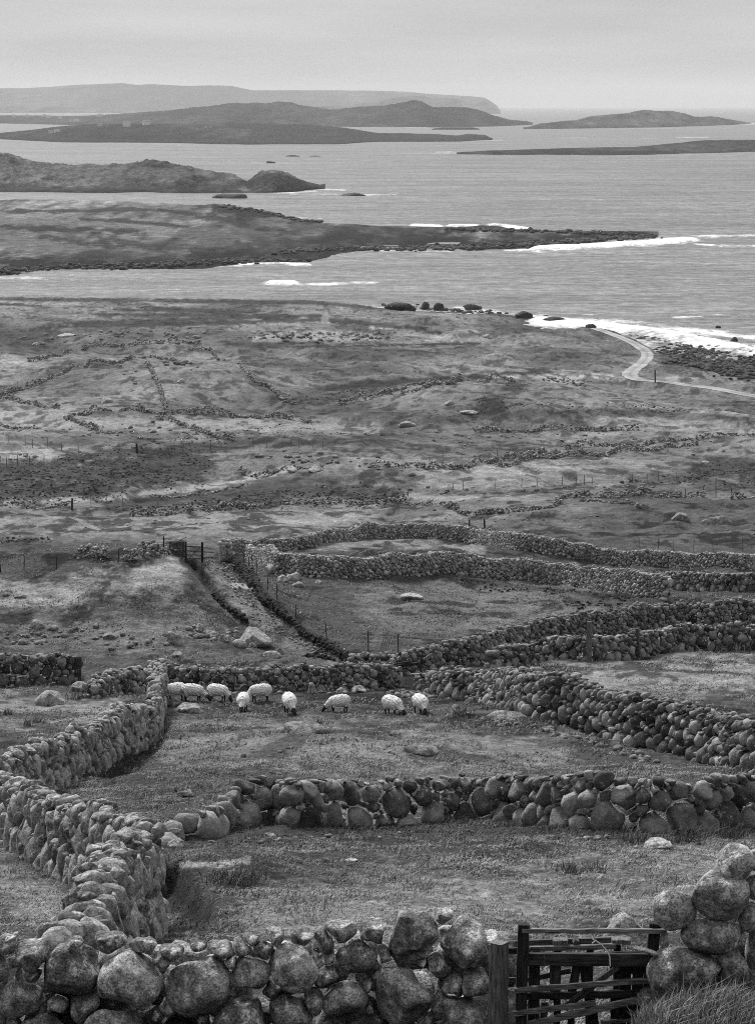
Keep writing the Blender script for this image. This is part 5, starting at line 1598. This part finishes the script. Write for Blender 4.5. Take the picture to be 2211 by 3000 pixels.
# stone pier: two upright slabs with rough blocks on top
pp_ = hit([490], [1230])[0]; b = np.array([pp_[0], pp_[1], float(zland(*pp_))])
root = empty('stone_pier', b); tag(root, 'square stone gate pier topped with pale rubble at the head of the lane', 'pier', None, 'thing')
def slab(c, s, seed, name, tn, sub=3, ex=4.0):
    rg_ = np.random.default_rng(seed)
    Pm, Fc = bulk_stones(np.ones((1, NK)), np.ones(1), sub, rg_, .7, ex, 1.0)
    v = Pm[0].copy()
    m_ = np.abs(v).max(1, keepdims=True); nrm = np.linalg.norm(v, axis=1, keepdims=True)
    v = v * (1 + .55 * (nrm / m_ - 1))
    mk(name, v * np.array(s) + c, Fc, M_moss, root, {'tone': np.full(len(v), tn)}, origin=c)
slab(b + np.array([-.1, 0, .75]), (.32, .35, .85), 1, 'slab', .5)
slab(b + np.array([.42, .25, .7]), (.28, .35, .8), 2, 'slab', .35)
for k, (dx, dz, s) in enumerate([(-.25, 1.68, .3), (.15, 1.72, .34), (.5, 1.6, .3), (0, 1.98, .26), (.35, 1.95, .22)]):
    slab(b + np.array([dx, .1, dz]), (s, s, s * .7), 10 + k, 'block', .9, 2, 2.4)
# striped hurdle and broken planks where the walls meet
p = hit([840], [1428])[0]; b = np.array([p[0], p[1], float(zland(*p))])
root = empty('slatted_hurdle', b); tag(root, 'pale slatted hurdle leaning on thin posts behind the wall junction', 'hurdle')
for k in range(4):
    part('slat', beam(b + np.array([-.25 + .13 * k, 0, .0]), b + np.array([.08 + .13 * k, .1, 1.05]), .03, .055, 80 + k, up=(1, 0, 0)), M_wood, root, 1.0)
part('post', beam(b + np.array([.85, .1, -.1]), b + np.array([.85, .1, 1.1]), .06, .06, 86), M_wood, root, .15)
part('rail', beam(b + np.array([-.2, .1, 1.0]), b + np.array([1.0, .1, 1.02]), .03, .05, 87), M_wood, root, .2)
YJ = float(hit([940], [1492])[0][1]) - .5
def stick(name, a, b_, w_, label, tone, seed, dY=0, dY2=0):
    p = at(a[0], a[1], YJ + dY); q = at(b_[0], b_[1], YJ + dY2)
    v, f = beam(p, q, w_, w_, seed, n=8, wob=.008)
    o = mk(name, v, f, M_wood, attrs={'tone': np.full(len(v), tone)}, smooth=False, origin=v.mean(0))
    tag(o, label, 'plank', 'planks and branches over the creep hole')
stick('plank', (927, 1444), (946, 1432), .12, 'short bright plank end sticking up over the creep hole', 1.0, 1)
stick('plank', (946, 1440), (962, 1478), .09, 'pale plank standing below the bright plank end', .8, 2)
stick('plank', (948, 1436), (988, 1477), .08, 'long pale stick slanting down right of the creep hole', .7, 3, -.1)
stick('plank', (850, 1461), (915, 1453), .16, 'dark lintel beam lying over the creep hole', .05, 4, -.1)
stick('plank', (852, 1456), (900, 1449), .12, 'second dark beam above the lintel of the creep hole', .08, 5, .1)
# ---------------------------------------------------------------- sheep
def ring_tube(cent, rads, seg=14):
    """closed loft through rings: centres, (half width, half height)"""
    P = np.array(cent, float); n = len(P); V = []
    for i in range(n):
        t = P[min(i + 1, n - 1)] - P[max(i - 1, 0)]; t /= np.linalg.norm(t)
        s = np.array([0, 1.0, 0]) if abs(t[1]) < .9 else np.array([1.0, 0, 0])
        s = s - t * (s @ t); s /= np.linalg.norm(s); u = np.cross(t, s)
        for j in range(seg):
            a = 2 * math.pi * j / seg
            V.append(P[i] + rads[i][0] * math.cos(a) * s + rads[i][1] * math.sin(a) * u)
    Fq = [[i * seg + j, i * seg + (j + 1) % seg, (i + 1) * seg + (j + 1) % seg, (i + 1) * seg + j] for i in range(n - 1) for j in range(seg)]
    V += [P[0], P[-1]]
    Ft = [[len(V) - 2, (j + 1) % seg, j] for j in range(seg)] + [[len(V) - 1, (n - 1) * seg + j, (n - 1) * seg + (j + 1) % seg] for j in range(seg)]
    return np.array(V), [np.array(Fq, np.int32), np.array(Ft, np.int32)]
def join_m(parts):
    V, Q, n = [], {}, 0
    for v, fs in parts:
        V.append(v)
        for f in fs: Q.setdefault(f.shape[1], []).append(f + n)
        n += len(v)
    return np.vstack(V), [np.vstack(a) for a in Q.values()]
def sheep_mesh(name, pose):
    """one continuous body: fleece, grazing neck and head, jointed legs"""
    bd = [(-.56, .56), (-.52, .585), (-.42, .61), (-.25, .62), (-.05, .61), (.15, .60), (.30, .59), (.41, .56), (.47, .53)]
    br = [(.08, .09), (.19, .20), (.27, .275), (.295, .30), (.30, .305), (.285, .29), (.25, .265), (.19, .21), (.11, .13)]
    P = [ring_tube([(x, 0, z) for x, z in bd], br, 18)]
    hx, hy = pose['head']              # forward reach and sideways turn of the grazing head
    P.append(ring_tube([(.34, 0, .60), (.45, hy * .25, .50), (.45 + hx * .45, hy * .6, .37), (.45 + hx * .75, hy * .85, .28)], [(.17, .19), (.145, .165), (.11, .13), (.085, .1)], 14))
    hd = [(.45 + hx * .72, hy * .82, .31), (.45 + hx * .88, hy * .95, .235), (.45 + hx * 1.0, hy * 1.03, .15), (.45 + hx * 1.06, hy * 1.08, .085), (.45 + hx * 1.08, hy * 1.09, .05)]
    P.append(ring_tube(hd, [(.07, .075), (.082, .088), (.066, .07), (.05, .052), (.03, .034)], 12))
    for sgn in (-1, 1):
        # ears stand out sideways below the horns
        e = np.array(hd[0]) * .4 + np.array(hd[1]) * .6
        P.append(ring_tube([e + np.array([0, sgn * .06, .02]), e + np.array([-.02, sgn * .11, .015]), e + np.array([-.03, sgn * .16, -.01])], [(.025, .025), (.034, .02), (.012, .01)], 8))
        fw = pose['step'] * sgn
        P.append(ring_tube([(.26, sgn * .13, .48), (.27 + fw * .3, sgn * .13, .36), (.265 + fw * .7, sgn * .125, .22), (.26 + fw, sgn * .125, .06), (.275 + fw, sgn * .125, 0)], [(.085, .09), (.06, .06), (.04, .042), (.034, .034), (.044, .04)], 10))
        bw = -pose['step'] * sgn
        P.append(ring_tube([(-.33, sgn * .14, .5), (-.31 + bw * .3, sgn * .14, .38), (-.40 + bw * .6, sgn * .135, .25), (-.375 + bw, sgn * .13, .06), (-.36 + bw, sgn * .13, 0)], [(.12, .13), (.085, .09), (.042, .045), (.036, .036), (.045, .042)], 10))
    P.append(ring_tube([(-.52, 0, .68), (-.59, 0, .56), (-.60, 0, .42)], [(.06, .06), (.055, .055), (.03, .03)], 10))
    v, f = join_m(P)
    tmp = mk(name, v, f, M_wool)
    md = tmp.modifiers.new('r', 'REMESH'); md.mode = 'VOXEL'; md.voxel_size = .016
    sm = tmp.modifiers.new('s', 'SMOOTH'); sm.iterations = 5; sm.factor = .5
    dg = bpy.context.evaluated_depsgraph_get()
    me = bpy.data.meshes.new_from_object(tmp.evaluated_get(dg))
    bpy.data.objects.remove(tmp)
    n = len(me.vertices)
    co = np.zeros(n * 3, np.float32); me.vertices.foreach_get('co', co); co = co.reshape(-1, 3).astype(float)
    no = np.zeros(n * 3, np.float32); me.vertices.foreach_get('normal', no); no = no.reshape(-1, 3)
    x, y, z = co.T
    hc_ = .45 + hx * .70
    bare = (z < .33 + .03 * np.sin(9 * x)) | ((x > hc_) & (z < .42))
    dng = fbm(x * 14 + z * 9, y * 14 + z * 11, 3, 5) * .035 + fbm(x * 40 + z * 30, y * 40 - z * 23, 2, 8) * .02
    co += no * np.where(bare, 0, dng)[:, None]
    me.vertices.foreach_set('co', co.astype(np.float32).ravel())
    me.materials.clear(); me.materials.append(M_wool); me.materials.append(M_black)
    nf = len(me.polygons)
    ls = np.zeros(nf, np.int32); me.polygons.foreach_get('loop_start', ls)
    vi = np.zeros(len(me.loops), np.int32); me.loops.foreach_get('vertex_index', vi)
    me.polygons.foreach_set('material_index', bare[vi[ls]].astype(np.int32))
    me.polygons.foreach_set('use_smooth', np.ones(nf, bool))
    at_ = me.attributes.new('tone', 'FLOAT', 'POINT')
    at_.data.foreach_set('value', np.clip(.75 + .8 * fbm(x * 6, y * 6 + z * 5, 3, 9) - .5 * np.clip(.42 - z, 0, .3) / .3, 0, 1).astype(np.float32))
    me.update()
    return me, np.array(hd)
POSES = [sheep_mesh('sheep', dict(head=(.34, .0), step=.05)), sheep_mesh('sheep', dict(head=(.30, .12), step=-.05)), sheep_mesh('sheep', dict(head=(.28, -.14), step=.02))]
HORN = []
for me, hd in POSES:
    hs = []
    for sgn in (-1, 1):
        e = hd[0] * .55 + hd[1] * .45 + np.array([-.02, sgn * .045, .05])
        a = np.linspace(0, 4.6, 14)
        pts_ = [e + np.array([-.055 * math.sin(q) - .01, sgn * (.02 + .028 * q), .05 - .055 * math.cos(q)]) for q in a]
        hs.append(tube(pts_, list(np.linspace(.02, .006, 14)), 7))
    HORN.append(hs)
def sheep(px, py, rot, pose, sc, label):
    p = hit([px], [py])[0]
    me, hd = POSES[pose]
    o = bpy.data.objects.new('sheep', me)
    C.objects.link(o)
    o.location = (p[0], p[1], float(zland(*p)) - .05)
    o.rotation_euler = (0, 0, rot)
    o.scale = (sc, sc, sc)
    tag(o, label, 'sheep', 'sheep grazing in the walled field')
    for v, f in HORN[pose]:
        h_ = mk('horn', v, f, M_shorn, attrs={'tone': np.full(len(v), .6)})
        h_.parent = o
M_shorn = mat_tone('horn', .1, .3, 20, .7, None, 0.0)
sheep(381, 1534, R(200), 1, 1.02, 'sheep at far left, head down behind the grassy stone')
sheep(424, 1535, R(-3), 0, 1.0, 'sheep standing sideways, rump touching the one with hidden head')
sheep(479, 1535, R(-18), 2, .98, 'sheep grazing sideways with its black face to the right, third from left')
sheep(532, 1557, R(-93), 0, 1.0, 'sheep facing the camera head on, left of the upright pale stone')
sheep(568, 1535, R(190), 1, 1.0, 'sheep grazing sideways toward the left, close under the wall')
sheep(634, 1563, R(-80), 1, 1.08, 'sheep facing the camera above the long shaggy boulder')
sheep(740, 1559, R(-160), 2, .95, 'sheep with legs in shade, lowered behind a bump of turf')
sheep(860, 1565, R(-48), 0, 1.02, 'sheep turned three quarters to the right, second from right')
sheep(921, 1562, R(-66), 2, .98, 'rightmost sheep, black face low against its chest')
# ---------------------------------------------------------------- grass
def blades(name, x, y, h_, w_, lean, tone, seed, mat=None, label=None, cat=None, group=None, kind='stuff', zb=None, origin=None):
    rg = np.random.default_rng(seed)
    n = len(x)
    z = zland(x, y) - .01 if zb is None else zb
    an = rg.uniform(0, 2 * np.pi, n)
    ca, sa = np.cos(an), np.sin(an)
    ld = rg.uniform(0, 2 * np.pi, n)
    lx, ly = np.cos(ld) * lean * h_ * rg.uniform(.3, 1, n), np.sin(ld) * lean * h_ * rg.uniform(.3, 1, n)
    lx = lx + h_ * lean * .35
    V = np.zeros((n, 5, 3))
    V[:, 0] = np.stack([x - ca * w_, y - sa * w_, z], 1)
    V[:, 1] = np.stack([x + ca * w_, y + sa * w_, z], 1)
    V[:, 2] = np.stack([x + lx * .4 - ca * w_ * .75, y + ly * .4 - sa * w_ * .75, z + h_ * .6], 1)
    V[:, 3] = np.stack([x + lx * .4 + ca * w_ * .75, y + ly * .4 + sa * w_ * .75, z + h_ * .6], 1)
    V[:, 4] = np.stack([x + lx, y + ly, z + h_ * (1 - .25 * np.minimum(lean, 1.6))], 1)
    b = (np.arange(n) * 5)[:, None]
    q = b + np.array([[0, 1, 3, 2]]); t = b + np.array([[2, 3, 4]])
    o = mk(name, V.reshape(-1, 3), [q, t], mat or M_grass, attrs={'tone': np.repeat(tone, 5)}, origin=origin)
    tag(o, label, cat, group, kind)
    return o
def field(n, y0, y1, seed):
    rg = np.random.default_rng(seed)
    Y = np.sqrt(rg.uniform(y0 * y0, y1 * y1, n))
    X = rg.uniform(-930, 930, n) / F / cp * Y
    return X, Y
X, Y = field(420000, 26.5, 100, 501)
cl_ = fbm(X / .9, Y / 1.0, 3, 511); c2 = fbm(X / 5, Y / 6, 3, 512)
px_, py_ = project(X, Y, zland(X, Y, False))
keep = np.random.default_rng(5).uniform(0, 1, len(X)) < np.clip(.55 + cl_ * 1.5, .1, 1)
X, Y, cl_, c2, px_, py_ = [a[keep] for a in (X, Y, cl_, c2, px_, py_)]
rg = np.random.default_rng(6)
tn = np.clip(.45 + .11 * rg.normal(size=len(X)) + c2 * .4, 0.15, .8)
dk = np.full(len(X), .25); apply_paint(dk, px_, py_, PAINT)
tn *= np.clip(dk / .25, .15, 1.3)
blades('grass', X, Y, np.clip(.05 + .09 * np.maximum(cl_, 0) + .02 * rg.normal(size=len(X)), .02, .16), .004 + .00011 * Y, 1.5, tn, 502)
X, Y = field(200000, 100, 235, 503)
cl_ = fbm(X / 1.6, Y / 2.0, 3, 513)
keep = np.random.default_rng(7).uniform(0, 1, len(X)) < np.clip(.35 + cl_ * 1.7, .04, 1)
X, Y, cl_ = X[keep], Y[keep], cl_[keep]
px_, py_ = project(X, Y, zland(X, Y, False))
dk = np.full(len(X), .25); apply_paint(dk, px_, py_, PAINT)
tn = np.clip(.38 + .08 * rg.normal(size=len(X)), 0.12, .6) * np.clip(dk / .25, .15, 1.3)
blades('grass', X, Y, np.clip(.07 + .09 * np.maximum(cl_, 0) + .03 * rg.normal(size=len(X)), .03, .22), .008 + .00015 * Y, 1.4, tn, 504)
# heather of the dark bogs in the middle distance, where the ground is dark
rg = np.random.default_rng(8)
Yq = np.sqrt(rg.uniform(150. ** 2, 560. ** 2, 420000)); Xq = rg.uniform(-900, 900, 420000) / F / cp * Yq
zq = zland(Xq, Yq, False)
a, b = project(Xq, Yq, zq)
dk = np.full(len(Xq), .18); apply_paint(dk, a, b, PAINT)
kp = (dk < .085) & (rg.uniform(0, 1, len(Xq)) < .5 * (1 - .85 * sst(300, 420, Yq)))
Xq, Yq = Xq[kp], Yq[kp]
blades('heather', Xq, Yq, np.clip(.12 + .08 * rg.normal(size=len(Xq)), .04, .35), .06 + .0004 * Yq, 1.3, np.clip(.09 + .035 * rg.normal(size=len(Xq)), 0, .5), 505)
# long pale grass at the gate
a = rg.uniform(-230, 300, 9000) + 1560; Yq = rg.uniform(26.2, 27.7, 9000)
X = (a - CX) / F / cp * Yq
zz = zland(X, Yq)
qx_, qy_ = project(X, Yq, zz)
kp = qx_ > 1395 + 20 * np.sin(Yq * 9)
blades('long_grass', X[kp], Yq[kp], np.clip(.26 + .1 * rg.normal(size=kp.sum()), .08, .5), .0055, .75, np.clip(.36 + .2 * rg.normal(size=kp.sum()), .03, .9), 506)
# taller tussocks left by the grazing, thickest along the wall feet
X, Y = field(160000, 26.5, 125, 521)
cl_ = fbm(X / 1.1, Y / 1.3, 3, 531)
px_, py_ = project(X, Y, zland(X, Y, False))
wf = np.exp(-(seg_dist(px_, py_ * 1.6, np.array([(380, 1838 * 1.6), (600, 1812 * 1.6), (926, 1806 * 1.6), (1376, 1826 * 1.6), (1660, 1812 * 1.6)]))[0] / 22) ** 2)
kp = (cl_ > .27 - .22 * wf)
X, Y, cl_, px_, py_, wf = [q[kp] for q in (X, Y, cl_, px_, py_, wf)]
dk = np.full(len(X), .25); apply_paint(dk, px_, py_, PAINT)
blades('grass', X, Y, np.clip(.12 + .25 * np.clip(cl_ - .2, 0, .5) + .05 * rg.normal(size=len(X)) + .06 * wf, .05, .34), .004 + .0001 * Y, 1.1, np.clip(.34 + .13 * rg.normal(size=len(X)), .04, .8) * np.clip(dk / .25, .3, 1.2), 522)
# rush clumps one can tell apart
for i, (px, py, h_, n, lab) in enumerate([(480, 1931, .42, 90, 'left of two dark rush clumps by the pale slab in the near pasture'), (535, 1929, .5, 130, 'right and fuller of two dark rush clumps by the pale slab'), (1246, 1911, .5, 70, 'leftmost of three rush clumps in the middle of the near pasture'),
    (1271, 1914, .45, 60, 'middle of three rush clumps in the near pasture'), (1304, 1907, .5, 50, 'rightmost of three rush clumps in the near pasture'), (1382, 1848, .6, 70, 'rush clump near the fallen mottled boulder, thin'), (1432, 1846, .6, 90, 'rush clump beside the fallen mottled boulder, thick'),
    (1505, 1846, .7, 130, 'tall dark rush clump under the see-through wall at right'), (1560, 1838, .6, 110, 'dark rush clump close to the wall foot at right'), (1600, 1836, .6, 100, 'last rush clump before the right edge under the wall'), (1011, 1568, .6, 110, 'dark rush clump in the sheep field right of the sheep'),
    (17, 1565, .5, 80, 'rush clump at the left edge of the paddock'), (60, 1588, .5, 70, 'rush clump behind the wall top, second from left edge'), (82, 1583, .5, 60, 'rush clump beside the second one behind the wall top'), (170, 1530, .6, 90, 'rush clump under the slanting paddock boulder'), (700, 1587, .5, 60, 'rush clump on the right end of the shaggy boulder'), (620, 1548, .45, 50, 'rush clump between two sheep facing the camera'), (1460, 1990, .4, 40, 'dry stems rising left of the boulder pile')]):
    p = hit([px], [py])[0]
    sg = .22 if n > 80 else .15
    x = p[0] + rg.normal(size=n) * sg; y = p[1] + rg.normal(size=n) * sg
    blades('rush_clump', x, y, h_ * rg.uniform(.4, 1.0, n), .003 + .00007 * p[1], .9, np.clip(.12 + .1 * rg.normal(size=n), 0, .5), 700 + i, label=lab, cat='rushes', group='rush clumps', kind='thing', origin=(p[0], p[1], float(zland(*p))))
# scrub against the lane wall at the right edge
a, b = in_band([(1580, 1416), (1700, 1414)], 14, 1600, rg); h_ = hit(a, b)
blades('bramble_scrub', h_[:, 0], h_[:, 1], np.clip(.75 + .25 * rg.normal(size=1600), .2, 1.25), .02, .9, np.clip(.1 + .12 * rg.normal(size=1600), 0, .6), 760, label='dark tangled scrub against the lane wall at the right edge', cat='bush', kind='thing', origin=(h_[:, 0].mean(), h_[:, 1].mean(), float(zland(h_[:, 0].mean(), h_[:, 1].mean()))))
